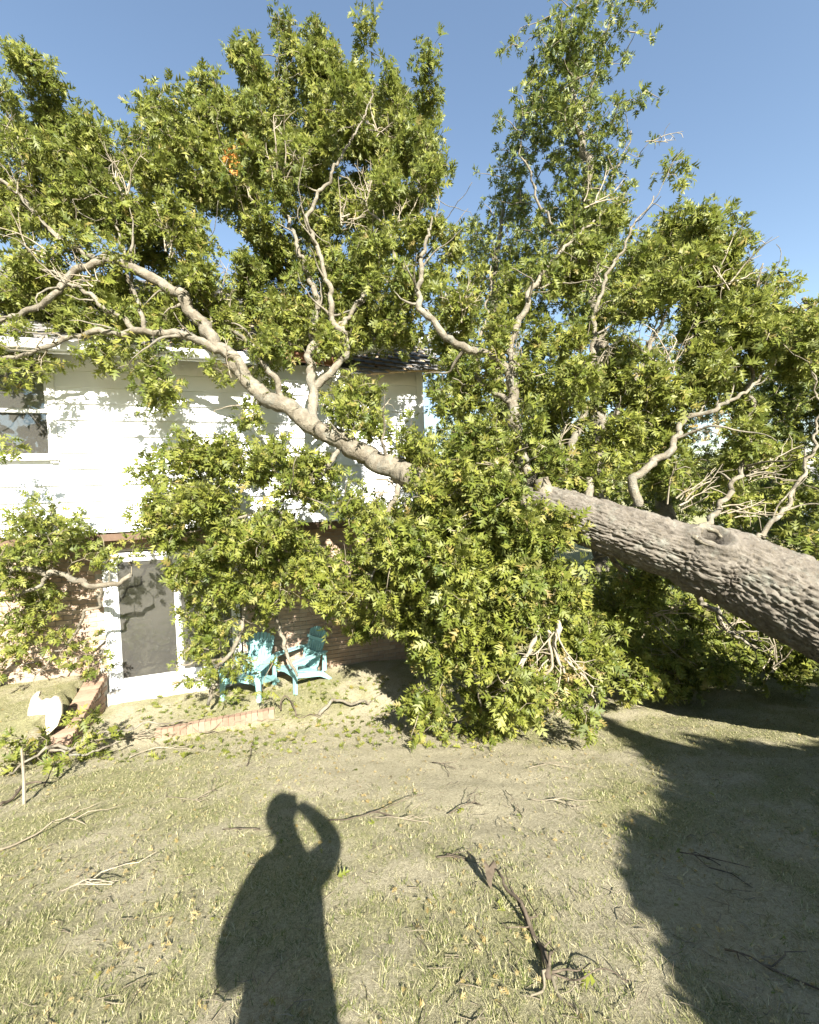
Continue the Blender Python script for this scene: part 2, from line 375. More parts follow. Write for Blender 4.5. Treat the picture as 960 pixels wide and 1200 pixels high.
# sliding door
dr = empty('sliding_door'); dr.parent = house; tag(dr, label='white framed sliding glass door')
DW, DH = 1.85, 2.08
MB().box(0, .06, -.03, .12, 0, DH).build('jamb', M['vinyl'], dr, bevel=.005); MB().box(DW - .06, DW, -.03, .12, 0, DH).build('jamb', M['vinyl'], dr, bevel=.005)
MB().box(.06, DW - .06, -.03, .12, DH - .06, DH).build('head', M['vinyl'], dr, bevel=.005)
MB().box(.06, DW - .06, -.05, .12, 0, .045).box(.5, 1.2, -.062, -.051, .004, .03).build('threshold', M['vinyl'], dr, bevel=.004)
MB().box(-.045, -.002, -.05, .02, -.02, DH + .05).build('brick_mould', M['vinyl'], dr, bevel=.005)
def panel(x0, x1, y):
    p = MB().box(x0, x0 + .075, y, y + .04, .047, DH - .061).box(x1 - .075, x1, y, y + .04, .047, DH - .061) \
        .box(x0 + .075, x1 - .075, y, y + .04, .047, .14).box(x0 + .075, x1 - .075, y, y + .04, DH - .14, DH - .061).build('door_panel', M['vinyl'], dr, bevel=.004)
    MB().box(x0 + .07, x1 - .07, y + .016, y + .022, .135, DH - .135).build('pane', M['glass'], p); return p
panel(.062, .97, .0); p2 = panel(.90, DW - .062, .055)
MB().box(.105, .125, -.045, -.001, .95, 1.15).build('handle', M['metal'], p2)
MB().box(-.1, 2.0, -.16, .029, -.30, -.004).build('door_step', M['concrete'], house, bevel=.008)
# room behind the door
MB().box(-.6, 3.0, 3.2, 3.24, -.05, 2.27).box(-.64, -.6, .2, 3.2, -.05, 2.27).box(3.0, 3.04, .2, 3.2, -.05, 2.27).build('room_wall', M['room'], house)
MB().box(-.6, 3.0, .125, 3.2, -.09, -.05).build('room_floor', M['carpet'], house)
cm = MB(); pts = []
for i in range(25): pts.append((1.05 + i * .03, .22 + .03 * math.sin(i * 1.9), 0))
for i in range(24):
    a, b = pts[i], pts[i+1]; k = len(cm.v); cm.v += [(a[0], a[1], .0), (b[0], b[1], .0), (b[0], b[1], 2.1), (a[0], a[1], 2.1)]; cm.f.append((k, k+1, k+2, k+3))
cm.build('curtain', M['curtain'], house)
# roof
PITCHR = R(35); EY, EZ, RUN = -.78, 4.93, 4.4
def rf(x, s, up=0): return (x, EY + s * math.cos(PITCHR) - up * math.sin(PITCHR), EZ + s * math.sin(PITCHR) + up * math.cos(PITCHR))
SL = RUN / math.cos(PITCHR)
def hole(x, s): return ((x - 3.1) / .85) ** 2 + ((s - .5) / 1.25) ** 2 < 1 + .25 * math.sin(x * 9 + s * 7)
def dip(x, s): return -.28 * math.exp(-((x - 3.1) / 1.5) ** 2 - ((s - .6) / 1.5) ** 2)
rd = MB(); sh = MB()
nx, ns = 34, 19; cw = (XR - XL + .6) / nx; cs = SL / ns
for i in range(nx):
    for j in range(ns):
        x0 = XL - .3 + i * cw; s0 = j * cs
        if hole(x0 + cw / 2, s0 + cs / 2): continue
        b = len(rd.v)
        for up in (-.03, 0):
            for (x, s) in ((x0, s0), (x0 + cw, s0), (x0 + cw, s0 + cs), (x0, s0 + cs)): rd.v.append(rf(x, s, up + dip(x, s)))
        rd.f += [(b, b+3, b+2, b+1), (b+4, b+5, b+6, b+7), (b, b+1, b+5, b+4), (b+2, b+3, b+7, b+6), (b+1, b+2, b+6, b+5), (b+3, b, b+4, b+7)]
roof = rd.build('roof', M['wood'], house)
tw, th_ = .30, .14
for j in range(int(SL / th_)):
    x = XL - .32 + (j % 2) * .15
    while x < XR + .3:
        s = j * th_ - .02
        if not hole(x + tw / 2, s + .07):
            d = dip(x + tw / 2, s); u = random.uniform(0, .004); b = len(sh.v)
            for (xx, ss, uu) in ((x + .004, s, .016 + u), (x + tw - .004, s, .016 + u), (x + tw - .004, s + th_ * 1.25, .004), (x + .004, s + th_ * 1.25, .004),
                                 (x + .004, s, .006 + u), (x + tw - .004, s, .006 + u)): sh.v.append(rf(xx, ss, uu + d))
            sh.f += [(b, b+1, b+2, b+3), (b+4, b+5, b+1, b)]
        x += tw
tag(sh.build('shingles', M['shingle'], roof), kind='stuff')
RZ = EZ + SL * math.sin(PITCHR); RYL = EY + RUN
MB().poly([(XL - .3, RYL, RZ - .02), (XL - .3, RYL + RUN, EZ), (XR + .3, RYL + RUN, EZ), (XR + .3, RYL, RZ - .02)], (0, .02, .03)).build('rear_roof', M['shingle'], roof)
for xg in (XL + .02, XR - .14):
    MB().poly([(xg, UPY + .02, ZE), (xg, YB, ZE), (xg, RYL, RZ - .1)], (.12, 0, 0)).build('gable', M['white'], house)
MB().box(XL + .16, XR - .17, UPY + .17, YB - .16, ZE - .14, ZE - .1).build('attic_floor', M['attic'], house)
for i, (x, a, ln) in enumerate([(2.45, .1, .9), (2.9, -.15, .5), (3.4, .2, .7), (3.75, -.1, .4)]):
    p0 = Vector(rf(x, 1.7, -.08)); p1 = Vector(rf(x + a, 1.7 - ln - .5, -.16))
    MB().tube([p0, p1], .05, 4).build('rafter', M['wood'], roof)
# soffit, fascia and gutter: straight on the left, torn and tilted on the right
MB().box(XL - .3, 2.35, EY + .02, UPY + .009, ZE - .03, ZE - .012).build('soffit', M['vinyl'], roof)
MB().box(XL - .3, 2.42, EY - .02, EY + .015, 4.82, 4.985).build('fascia', M['vinyl'], roof)
def gutter(p0, p1, tw=0):
    p0 = Vector(p0); p1 = Vector(p1); m = MB(); prof = [(0, .11), (0, 0), (-.09, 0), (-.12, .05), (-.12, .11), (-.11, .11), (-.11, .052), (-.086, .008), (-.008, .008), (-.008, .11)]
    for q, t in ((p0, 0), (p1, tw)):
        for (y, z) in prof: m.v.append((q.x, q.y + y * math.cos(t) - z * math.sin(t), q.z + z * math.cos(t) + y * math.sin(t)))
    n = len(prof); m.f = [(i, (i+1) % n, (i+1) % n + n, i + n) for i in range(n)]; return m.build('gutter', M['vinyl'], roof)
gutter((XL - .3, EY - .025, 4.86), (2.1, EY - .025, 4.84), .1)
gutter((3.85, EY + .1, 5.08), (5.62, EY - .05, 5.45), .5)
Mx = Matrix.Translation((3.75, EY + .22, 5.16)) @ Matrix.Rotation(R(-10), 4, 'Y')
MB().box(0, 1.6, 0, .03, 0, .17, Mx).build('fascia', M['cream'], roof)
Mx = Matrix.Translation((3.7, EY + .16, 5.36)) @ Matrix.Rotation(R(-7), 4, 'Y') @ Matrix.Rotation(R(20), 4, 'X')
MB().box(0, 1.35, -.04, .2, 0, .04, Mx).build('torn_eave_board', M['shingle'], roof)
Mx = Matrix.Translation((2.5, EY + .1, 4.98)) @ Matrix.Rotation(R(5), 4, 'Y')
MB().box(0, 1.0, 0, .04, 0, .14, Mx).build('fascia', M['redwood'], roof)
MB().box(4.2, XR + .28, EY + .3, UPY, 5.0, 5.02).build('soffit', M['brown'], roof)

# patio, edging and wing wall
ew = empty('garden_edging', h2w(0, -1.42, -.36), YAW, 'low brick edging along the front of the small patio', 'edging')
MB().box(.92, 2.36, .006, .09, 0, .22).build('mortar_bed', M['mortar'], ew)
rb = [brick_mesh(.069, .10, .20, 20 + s, mat='old_brick') for s in range(4)]
for i in range(13, 33): link('brick', rb[i % 4], None, ew, (-.02 + i * .0722, -.004 - random.uniform(0, .006), .075 + random.uniform(-.006, .004)))
ww = empty('retaining_wall', h2w(-.15, 0, -.47), YAW, 'short brick retaining wall jutting out beside the sliding door', 'wall')
WL, WHH = 1.35, .72; obm = [brick_mesh(BL, .05, BH, 40 + s, mat='old_brick') for s in range(4)]
def wtop(y): return WHH * (1 + y / WL) + .30 * (-y / WL)
MB().poly([(-.10, -.055, 0), (-.10, -.055, wtop(-.055)), (-.10, -WL, wtop(-WL)), (-.10, -WL, 0)], (.2, 0, 0)).build('mortar_core', M['mortar'], ww)
for row in range(9):
    for k in range(7):
        y = -WL + k * PX + (row % 2) * .10
        if y + BL > -.052 or .10 + row * PZ + BH > wtop(y): continue
        o = link('brick', obm[(k + row) % 4], None, ww, (.108 + random.uniform(0, .004), y, .10 + row * PZ)); o.rotation_euler = (0, 0, R(90))
for row in range(3): link('brick', obm[row % 4], None, ww, (-.099, -WL - .008 - random.uniform(0, .003), .08 + row * PZ))
cap = [brick_mesh(.25, .064, .09, 30 + s, mat='old_brick') for s in range(3)]
for k in range(17):
    y = -WL - .01 + k * .0745; o = link('brick', cap[k % 3], None, ww, (-.125, y, wtop(y) - .01 + random.uniform(0, .006))); o.rotation_euler = (math.atan((WHH - .30) / WL), 0, 0)

# ------------------------------------------------------------------ leaves and branching
def leaf_template(right):
    out = [(0, 0)] + right + [(0, 1)] + [(-x, y) for x, y in right[::-1]]
    V = [(0, .5)] + out; n = len(out)
    V = np.array([(x, y, .35 * abs(x) - .30 * (y - .3) ** 2) for x, y in V])
    return V, np.array([(0, 1 + i, 1 + (i + 1) % n) for i in range(n)])[:, [0, 2, 1]]
# oak leaf: a midrib with pointed side lobes
LT_V = np.array([(0, .06, 0), (0, .34, 0), (0, .58, 0), (0, 1.02, 0), (.31, .40, 0), (.37, .72, 0), (.21, .93, 0), (-.31, .40, 0), (-.37, .72, 0), (-.21, .93, 0), (.09, .80, 0), (-.09, .80, 0)], float)
LT_T = np.array([(0, 4, 1), (1, 5, 2), (2, 6, 10), (2, 10, 3), (2, 3, 11), (2, 11, 9), (1, 2, 8), (0, 1, 7)])
LS_V, LS_T = leaf_template([(.10, .25), (.42, .45), (.15, .6), (.25, .85)])
LO_V, LO_T = leaf_template([(.16, .25), (.24, .55), (.15, .82)])
def leaf_frames(pos, outdir, size, droop=.25, up=.9):
    """positions and outward directions to leaf matrices (n,3,3): x across, y along, z normal"""
    n = len(pos); d = outdir + rng.normal(0, .45, (n, 3)); d[:, 2] -= droop; d /= np.linalg.norm(d, axis=1, keepdims=True)
    nn = rng.normal(0, .75, (n, 3)) + np.array([.12, -.45, up]); nn -= d * (nn * d).sum(1, keepdims=True); nn /= np.linalg.norm(nn, axis=1, keepdims=True)
    xx = np.cross(d, nn); return np.stack([xx, d, nn], 2) * size[:, None, None]
def variants(tv):
    out = []
    for fold, curl, twist, wx in ((.35, .30, 0, 1), (.9, .15, .2, .95), (.15, .8, -.3, .9), (.5, -.35, .5, 1.05), (1.3, .5, 0, .8), (.3, 1.3, .4, 1.0)):
        v = tv.copy(); x, y = tv[:, 0] * wx, tv[:, 1]; v[:, 0] = x; v[:, 2] = fold * np.abs(x) - curl * (y - .3) ** 2 + twist * x * y; v[:, 1] = y - .25 * abs(curl) * y ** 3; out.append(v)
    return np.array(out)
def leaves_mesh(name, pos, Fm, tmpl=(LT_V, LT_T)):
    tv, tt = tmpl; n = len(pos)
    V = np.einsum('nij,nkj->nki', Fm, variants(tv)[rng.integers(0, 6, n)]) + pos[:, None, :]
    T = tt[None] + (np.arange(n) * len(tv))[:, None, None]
    return fast_mesh(name, V.reshape(-1, 3), T.reshape(-1, 3))
def limb_mesh(P, rad, name, mat, parent, sides=10, step=.06, rough=.16, kink=.0):
    """a limb through points P with radii; knobbly, tapered"""
    c = catmull(np.column_stack([P, rad]), step); pts, r = c[:, :3], np.clip(c[:, 3], .003, None)
    k = len(pts); jit = np.array([[noise.noise(Vector(p) * 3.1), noise.noise(Vector(p) * 3.1 + Vector((9, 0, 0))), noise.noise(Vector(p) * 3.1 + Vector((0, 9, 0)))] for p in pts])
    pts = pts + jit * np.minimum(r, .05)[:, None] * .9 + np.array([[noise.noise(Vector(p) * 1.3 + Vector((3, k_, 0))) for k_ in (0, 7, 13)] for p in pts]) * np.minimum(r * 1.6, .05)[:, None] * np.minimum(1, np.arange(k) / 6)[:, None]
    if kink: pts = pts + np.array([[noise.noise(Vector(p) * 9 + Vector((3, k_, 5))) for k_ in (0, 7, 13)] for p in pts]) * kink
    r = r * (1 + .08 * np.array([noise.noise(Vector(p) * 5 + Vector((0, 0, 31))) for p in pts]))
    if kink: pts = pts + np.array([[noise.noise(Vector(p) * 4 + Vector((13, k_, 5))) for k_ in (0, 7, 13)] for p in pts]) * kink * 1.6 * np.minimum(1, np.arange(k) / 8)[:, None]
    m = MB().tube(pts, r, sides)
    V = np.array(m.v)
    for i in range(len(V)):
        s = i // sides; c0 = pts[min(s, k - 1)]; q = 1 + rough * (noise.noise(Vector(V[i]) * 7) + .8 * noise.noise(Vector(V[i]) * 22)); V[i] = c0 + (V[i] - c0) * q
    m.v = [tuple(v) for v in V]; m.smooth = True
    return m.build(name, mat, parent), pts, r
def clump_points(clumps, per, sub=14, spread=.17):
    out = []
    for c in clumps:
        cx, cy, rx, ry, d, dd = c[:6]; wgt = c[6] if len(c) > 6 else 1
        n = max(6, int(math.pi * rx * ry / per * wgt * (d / 5.5) ** 0)); ks = max(2, n // sub)
        cent = []
        for _ in range(ks):
            a = rng.uniform(0, 6.283); q = math.sqrt(rng.uniform(0, 1)) * .88
            cent.append(at(cx + rx * q * math.cos(a), cy + ry * q * math.sin(a), d + rng.normal(0, dd)))
        cent = np.array(cent); idx = rng.integers(0, ks, n)
        out.append(cent[idx] + rng.normal(0, spread, (n, 3)))
    return np.vstack(out)
def grow(nodes, targets, step=.22, sag=.10, maxlen=None):
    """join every target to the nearest wood there already is; returns twig polylines"""
    N = np.empty((len(nodes) + len(targets) * 9, 3)); N[:len(nodes)] = nodes; cnt = len(nodes)
    d0 = np.array([np.min(((nodes - t) ** 2).sum(1)) for t in targets]); twigs = []; load = np.zeros(len(N), int)
    for t in targets[np.argsort(d0)]:
        D = ((N[:cnt] - t) ** 2).sum(1); j = int(np.argmin(D)); L = math.sqrt(D[j])
        if L < .02 or (maxlen and L > maxlen): continue
        k = max(2, min(9, int(L / step) + 1)); s = np.linspace(0, 1, k + 1)[1:]
        bend = rng.normal(0, .09 * L, 3); bend[2] += sag * L
        path = N[j] + np.outer(s, t - N[j]) + np.outer(np.sin(s * math.pi), bend)
        path[:-1] += rng.normal(0, .012, path[:-1].shape)
        twigs.append(np.vstack([N[j], path])); N[cnt:cnt + k] = path; cnt += k
        if cnt > len(N) - 10: break
    return twigs
def twig_mesh(name, twigs, mat, parent, base=.011, tip=.0028, sides=4):
    V, F = [], []; off = 0
    for tw_ in twigs:
        L = np.linalg.norm(np.diff(tw_, axis=0), axis=1).sum(); b = min(.028, tip + .007 * L + (base - tip) * min(1, L))
        n = len(tw_); fr = frames(tw_); rad = np.linspace(b, tip, n)
        for i in range(n):
            for k in range(sides):
                a = 6.2832 * k / sides; V.append(tw_[i] + rad[i] * (math.cos(a) * fr[i][0] + math.sin(a) * fr[i][1]))
        for i in range(n - 1):
            for k in range(sides): F.append((off + i*sides + k, off + i*sides + (k+1) % sides, off + (i+1)*sides + (k+1) % sides, off + (i+1)*sides + k))
        off += n * sides
    o = link(name, fast_mesh(name, np.array(V), np.array(F), True), mat, parent); return tag(o, kind='stuff')
def foliage(twigs, per_tip=(6, 10), size=(.11, .18), droop=.3, along=.5):
    P, D = [], []
    for tw_ in twigs:
        n = rng.integers(*per_tip); tip = tw_[-1]; ax = tw_[-1] - tw_[-2]; ax = ax / (np.linalg.norm(ax) + 1e-6)
        for _ in range(n):
            u = rng.normal(0, 1, 3); u -= ax * (u @ ax) * .6; u = u / np.linalg.norm(u) + ax * .8
            f = rng.uniform(0, 1) ** 2 * along; b = tip + (tw_[-2] - tip) * f
            P.append(b + u * .035); D.append(u)
    P = np.array(P); D = np.array(D); S = rng.uniform(*size, len(P))
    return P, leaf_frames(P, D, S, droop), S
def inside_house(p):
    q = p - HO; lx = q @ HU; ly = q @ HV; z = q[:, 2]
    wall = (lx > XL) & (lx < XR + .03) & (ly < YB) & (z < ZE) & (((ly > UPY - .06) & (z > 2.25)) | (ly > -.06))
    roofz = EZ + (np.minimum(ly - EY, 2 * RUN - (ly - EY))) * math.tan(PITCHR) + .05
    rf_ = (lx > XL - .3) & (lx < XR + .3) & (ly > EY - .1) & (ly < EY + 2 * RUN) & (z < roofz) & (z > ZE - .1)
    return wall | rf_
def keep_out(p):
    """clear of the house and above the ground"""
    return (~inside_house(p)) & (p[:, 2] > G(p[:, 0], p[:, 1]) + .04)
# ------------------------------------------------------------------ the fallen tree
tree = empty('fallen_tree', (5.9, 3.4, float(G(5.9, 3.4))), 0, 'huge uprooted oak toppled onto the house, thick grey trunk and leafy crown', 'tree')
tree_inv = Matrix.Translation(tree.location).inverted()
def adopt(o, parent):            # keep world coordinates of a mesh built in place
    o.parent = parent; o.matrix_parent_inverse = Matrix.Translation(parent.location).inverted(); return o
TR = [(1290, 830, 3.45, .60), (1200, 812, 3.5, .52), (1060, 765, 3.75, .445), (960, 716, 3.95, .415), (880, 677, 4.15, .385), (845, 662, 4.24, .362), (815, 654, 4.28, .338), (795, 647, 4.33, .292), (760, 636, 4.4, .285), (690, 612, 4.6, .275), (645, 598, 4.75, .255), (600, 592, 4.9, .22)]
P = np.array([at(a, b, c) for a, b, c, _ in TR]); rr = np.array([t[3] for t in TR])
c = catmull(np.column_stack([P, rr]), .0115); pts, rad = c[:, :3], c[:, 3]; fr = frames(pts); SD = 210
slen = np.concatenate([[0], np.cumsum(np.linalg.norm(np.diff(pts, axis=0), axis=1))])
ang = np.arange(SD) / SD * 2 * math.pi
U = np.array([f[0] for f in fr]); W = np.array([f[1] for f in fr])
N = np.cos(ang)[None, :, None] * U[:, None, :] + np.sin(ang)[None, :, None] * W[:, None, :]
V = pts[:, None, :] + rad[:, None, None] * N
# knot: the trunk spot that shows at the old branch scar
kx = np.array([838, 633]); best, kp = 1e9, None
for i in range(0, len(pts), 4):
    for k in range(0, SD, 4):
        v = V[i, k]
        if (v - CAM) @ N[i, k] < 0:
            a, b, _ = proj(v); e = (a - kx[0]) ** 2 + (b - kx[1]) ** 2
            if e < best: best, kp, kn = e, v.copy(), N[i, k].copy()
disp = np.zeros(V.shape[:2])
for i in range(len(pts)):
    s = slen[i]
    for k in range(SD):
        a = ang[k]; q = Vector((math.cos(a) * rad[i] * 38, math.sin(a) * rad[i] * 38, s * 6.0))
        wv = noise.noise_vector(q * .7) * .8; d = noise.voronoi(q + wv)[0]; e = d[1] - d[0]
        ridge = min(1, e / .26); ridge = ridge * ridge * (3 - 2 * ridge)
        d = noise.voronoi(q * .42 + wv * .5 + Vector((5, 5, 5)))[0]; e = min(1, (d[1] - d[0]) / .3); ridge = .6 * ridge + .4 * e * (3 - 2 * e) * e
        disp[i, k] = .044 * ridge - .033 + .009 * noise.noise(q * 1.3) + .005 * noise.noise(q * 4) + .012 * noise.noise(q * .35) + .03 * noise.noise(Vector((math.cos(a) * 1.2, math.sin(a) * 1.2, s * 1.1)))
dk = np.linalg.norm(V - kp, axis=2)
tdir = P[3] - P[6]; tdir = tdir / np.linalg.norm(tdir); da = (V - kp) @ tdir; dk = np.sqrt(dk ** 2 + (.55 ** 2 - 1) * da ** 2)
ring = np.exp(-((dk - .10) / .038) ** 2); hole_ = np.exp(-(dk / .042) ** 2)
disp = disp * (1 - .75 * np.exp(-(dk / .2) ** 4)) + .05 * ring - .34 * hole_ + .03 * np.exp(-(dk / .25) ** 2)
V = V + disp[:, :, None] * N
n0 = len(pts); I = np.arange(n0 * SD).reshape(n0, SD); I2 = np.roll(I, -1, axis=1)
Q = np.stack([I[:-1], I2[:-1], I2[1:], I[1:]], -1).reshape(-1, 4)
trunk = adopt(link('trunk', fast_mesh('trunk', V.reshape(-1, 3), Q, True), M['bark']), tree); tag(trunk, label='thick furrowed grey trunk with a round knot scar')
kt = tdir - kn * (tdir @ kn); kt /= np.linalg.norm(kt); kb = np.cross(kn, kt); km = MB()
for i in range(40):
    a = i / 40 * 6.2832; w_r = 1 + .18 * noise.noise(Vector((math.cos(a) * 1.5, math.sin(a) * 1.5, 2)))
    cc = kp + kt * math.cos(a) * .175 * w_r + kb * math.sin(a) * .098 * w_r + kn * (.010 - .03 * math.cos(a) ** 2)
    out = kt * math.cos(a) + kb * math.sin(a)
    for j in range(10):
        b = j / 10 * 6.2832; r_ = .030 * (1 + .8 * noise.noise(Vector((a * 2.2, b, 4)))) * (1.15 if math.sin(a) > 0 else .85)
        km.v.append(tuple(cc + r_ * (math.cos(b) * out * 1.25 + math.sin(b) * kn)))
for i in range(40):
    for j in range(10): km.f.append((i*10 + j, i*10 + (j+1) % 10, ((i+1) % 40)*10 + (j+1) % 10, ((i+1) % 40)*10 + j))
km.smooth = True; adopt(tag(km.build('knot_scar', M['limb']), label='healed round branch scar on the trunk'), tree)
# upturned root plate
rc = pts[0]; ax = (pts[0] - pts[12]); ax /= np.linalg.norm(ax); u_ = np.cross(ax, [0, 0, 1]); u_ /= np.linalg.norm(u_); w_ = np.cross(u_, ax)
rp = MB(); nr_, na_ = 9, 40
for side in (0, 1):
    for i in range(nr_):
        for k in range(na_):
            a = k / na_ * 6.2832; q = 1.25 * i / (nr_ - 1) * (1 + .18 * noise.noise(Vector((math.cos(a) * 2, math.sin(a) * 2, 5))))
            p = rc + u_ * q * math.cos(a) + w_ * q * math.sin(a) + ax * ((.45 if side else .0) * (1 - .75 * (i / (nr_ - 1)) ** 3) + .0 + .10 * noise.noise(Vector((q * 2 * math.cos(a), q * 2 * math.sin(a), side * 5))))
            rp.v.append(tuple(p))
for side in (0, 1):
    b = side * nr_ * na_
    for i in range(nr_ - 1):
        for k in range(na_): rp.f.append((b + i*na_ + k, b + i*na_ + (k+1) % na_, b + (i+1)*na_ + (k+1) % na_, b + (i+1)*na_ + k))
b2 = nr_ * na_
for k in range(na_): rp.f.append(((nr_-1)*na_ + k, (nr_-1)*na_ + (k+1) % na_, b2 + (nr_-1)*na_ + (k+1) % na_, b2 + (nr_-1)*na_ + k))
adopt(rp.build('root_plate', M['soil']), tree)
for k in range(9):
    a = k * .7 + .2; d = u_ * math.cos(a) + w_ * math.sin(a)
    P_ = np.array([rc + ax * .1 + d * .3, rc + ax * .3 + d * .8, rc + ax * (.4 + random.uniform(-.2, .3)) + d * 1.3, rc + ax * random.uniform(.2, .8) + d * random.uniform(1.5, 1.8)])
    adopt(limb_mesh(P_, [.12, .08, .05, .012], 'root', M['dark_wood'], None, 7, .1)[0], tree)

def px_limb(L): return np.array([at(a, b, c) for a, b, c, _ in L]), [t[3] for t in L]
LIMBS = [
 # main leader reaching the roof and on to the far left
 [(640, 596, 4.75, .22), (600, 590, 4.95, .20), (545, 582, 5.15, .185), (480, 560, 5.35, .165), (430, 535, 5.5, .15), (385, 510, 5.6, .14), (340, 480, 5.65, .125), (303, 455, 5.7, .11), (270, 425, 5.72, .098), (240, 388, 5.72, .09), (217, 348, 5.75, .08), (182, 326, 5.75, .072), (135, 308, 5.75, .062), (100, 314, 5.65, .05), (60, 346, 5.55, .04), (10, 376, 5.5, .032), (-40, 390, 5.4, .02)],
 [(140, 309, 5.75, .055), (100, 300, 5.8, .05), (68, 278, 5.9, .045), (35, 243, 6.0, .038), (0, 212, 6.1, .03), (-40, 185, 6.2, .018)],
 [(300, 452, 5.7, .085), (272, 420, 5.62, .08), (235, 403, 5.55, .07), (190, 391, 5.5, .062), (140, 389, 5.45, .055), (100, 392, 5.4, .045), (48, 411, 5.3, .034), (0, 421, 5.2, .024), (-30, 440, 5.2, .015)],
 [(165, 390, 5.55, .05), (125, 362, 5.55, .045), (95, 335, 5.6, .036), (50, 320, 5.7, .025), (0, 300, 5.8, .015)],
 [(170, 388, 5.55, .04), (162, 352, 5.7, .034), (150, 320, 5.8, .025), (135, 250, 6.0, .016), (133, 190, 6.2, .008)],
 [(368, 497, 5.65, .095), (368, 450, 5.85, .085), (366, 400, 6.1, .075), (371, 350, 6.35, .06), (352, 300, 6.5, .045), (330, 240, 6.7, .03), (320, 160, 7.0, .018), (330, 90, 7.2, .01)],
 [(368, 455, 5.85, .075), (384, 436, 5.9, .072), (408, 410, 6.0, .066), (398, 385, 6.1, .06), (386, 340, 6.2, .052), (374, 300, 6.3, .046), (358, 258, 6.4, .042), (368, 232, 6.45, .038), (394, 196, 6.5, .03), (418, 152, 6.7, .02), (440, 100, 6.9, .01)],
 [(400, 392, 6.1, .05), (425, 345, 6.2, .04), (462, 305, 6.3, .032), (452, 272, 6.4, .026), (430, 240, 6.5, .018), (400, 205, 6.5, .01)],
 [(425, 345, 6.2, .035), (470, 320, 6.4, .028), (510, 280, 6.6, .02), (515, 200, 6.8, .01)],
 [(340, 478, 5.65, .06), (322, 440, 5.75, .055), (305, 425, 5.85, .05), (285, 395, 6.0, .042), (255, 370, 6.1, .03), (235, 320, 6.2, .02), (225, 250, 6.4, .01)],
 # the pair of pale limbs above the fork
 [(628, 590, 4.85, .12), (618, 545, 5.0, .105), (602, 495, 5.15, .092), (597, 447, 5.25, .085), (565, 412, 5.3, .07), (531, 400, 5.35, .062), (503, 377, 5.4, .056), (490, 347, 5.45, .05), (495, 300, 5.55, .036), (505, 255, 5.8, .016)],
 [(598, 450, 5.25, .07), (600, 412, 5.3, .064), (613, 370, 5.4, .054), (629, 332, 5.5, .042), (660, 290, 5.7, .03), (700, 260, 5.9, .018)],
 [(600, 470, 5.2, .05), (560, 440, 5.5, .03), (570, 370, 5.9, .022), (575, 310, 6.3, .012)],
 # limbs out of the top of the trunk on the right
 [(747, 598, 4.5, .075), (747, 577, 4.5, .068), (741, 562, 4.52, .06), (762, 547, 4.6, .058), (784, 532, 4.7, .052), (800, 508, 4.8, .046), (806, 490, 4.9, .042), (850, 474, 5.0, .03), (895, 440, 5.3, .018)],
 [(690, 590, 4.75, .07), (700, 540, 5.1, .06), (730, 470, 5.4, .05), (770, 390, 5.6, .038), (800, 330, 5.8, .026), (830, 280, 6.0, .014)],
 [(650, 585, 4.85, .07), (672, 520, 5.2, .06), (690, 440, 5.5, .05), (700, 360, 5.7, .036), (730, 290, 5.9, .024), (765, 235, 6.1, .012)],
 [(820, 620, 4.5, .045), (860, 560, 5.1, .04), (880, 470, 5.4, .032), (880, 390, 5.6, .022), (890, 310, 5.8, .012)],
 [(880, 640, 4.5, .04), (930, 580, 5.0, .03), (960, 500, 5.4, .02), (950, 420, 5.6, .01)],
 # limbs hanging under the leader
 [(400, 520, 5.58, .05), (375, 560, 5.5, .04), (330, 590, 5.45, .03), (270, 610, 5.45, .02), (210, 630, 5.5, .012)],
 [(470, 560, 5.35, .05), (450, 610, 5.2, .04), (440, 660, 5.15, .028), (430, 715, 5.2, .014)],
 [(560, 586, 5.1, .06), (540, 640, 4.95, .05), (530, 710, 4.85, .036), (550, 780, 4.8, .024), (565, 830, 4.8, .012)],
 [(625, 600, 4.8, .06), (630, 660, 4.75, .045), (645, 720, 4.75, .032), (660, 780, 4.8, .018)],
 [(700, 620, 4.6, .05), (740, 680, 5.1, .035), (770, 740, 5.4, .02)],
 [(800, 660, 4.55, .05), (830, 710, 5.3, .04), (870, 750, 5.6, .028), (930, 770, 5.6, .015)],
 [(330, 600, 5.45, .03), (325, 660, 5.6, .026), (322, 720, 5.75, .018)],
]
nodes = []
for L in LIMBS:
    P_, r_ = px_limb(L); r_ = np.array(r_) * (.92 if r_[0] > .15 else .74); o, q, rq = limb_mesh(P_, r_, 'limb', M['limb'], None, 12 if r_[0] > .06 else 8, .04, .17, kink=.04); adopt(o, tree); nodes.append(q[6::3])
    for _ in range(max(3, len(q) // 13)):          # crooked side shoots
        k = rng.integers(8, len(q) - 2) if len(q) > 12 else 3; v = q[k] - q[k - 2]; v = v / np.linalg.norm(v) + rng.normal(0, .75, 3); v[1] -= .2; v[2] += .15
        ln = rng.uniform(.35, 1.0); pp = [q[k]]; d = v / np.linalg.norm(v)
        for _j in range(5): d = d + rng.normal(0, .28, 3); d /= np.linalg.norm(d); pp.append(pp[-1] + d * ln / 5)
        pp = np.array(pp)
        if not keep_out(pp[1:]).all(): continue
        o2, q2, _ = limb_mesh(pp, np.linspace(min(.026, rq[k] * .5), .004, 6), 'side_branch', M['limb'], o, 5, .06, kink=.02); nodes.append(q2[2:])
        o2.matrix_parent_inverse = Matrix.Identity(4); o2.location = Vector((0, 0, 0))
nodes = np.vstack(nodes)
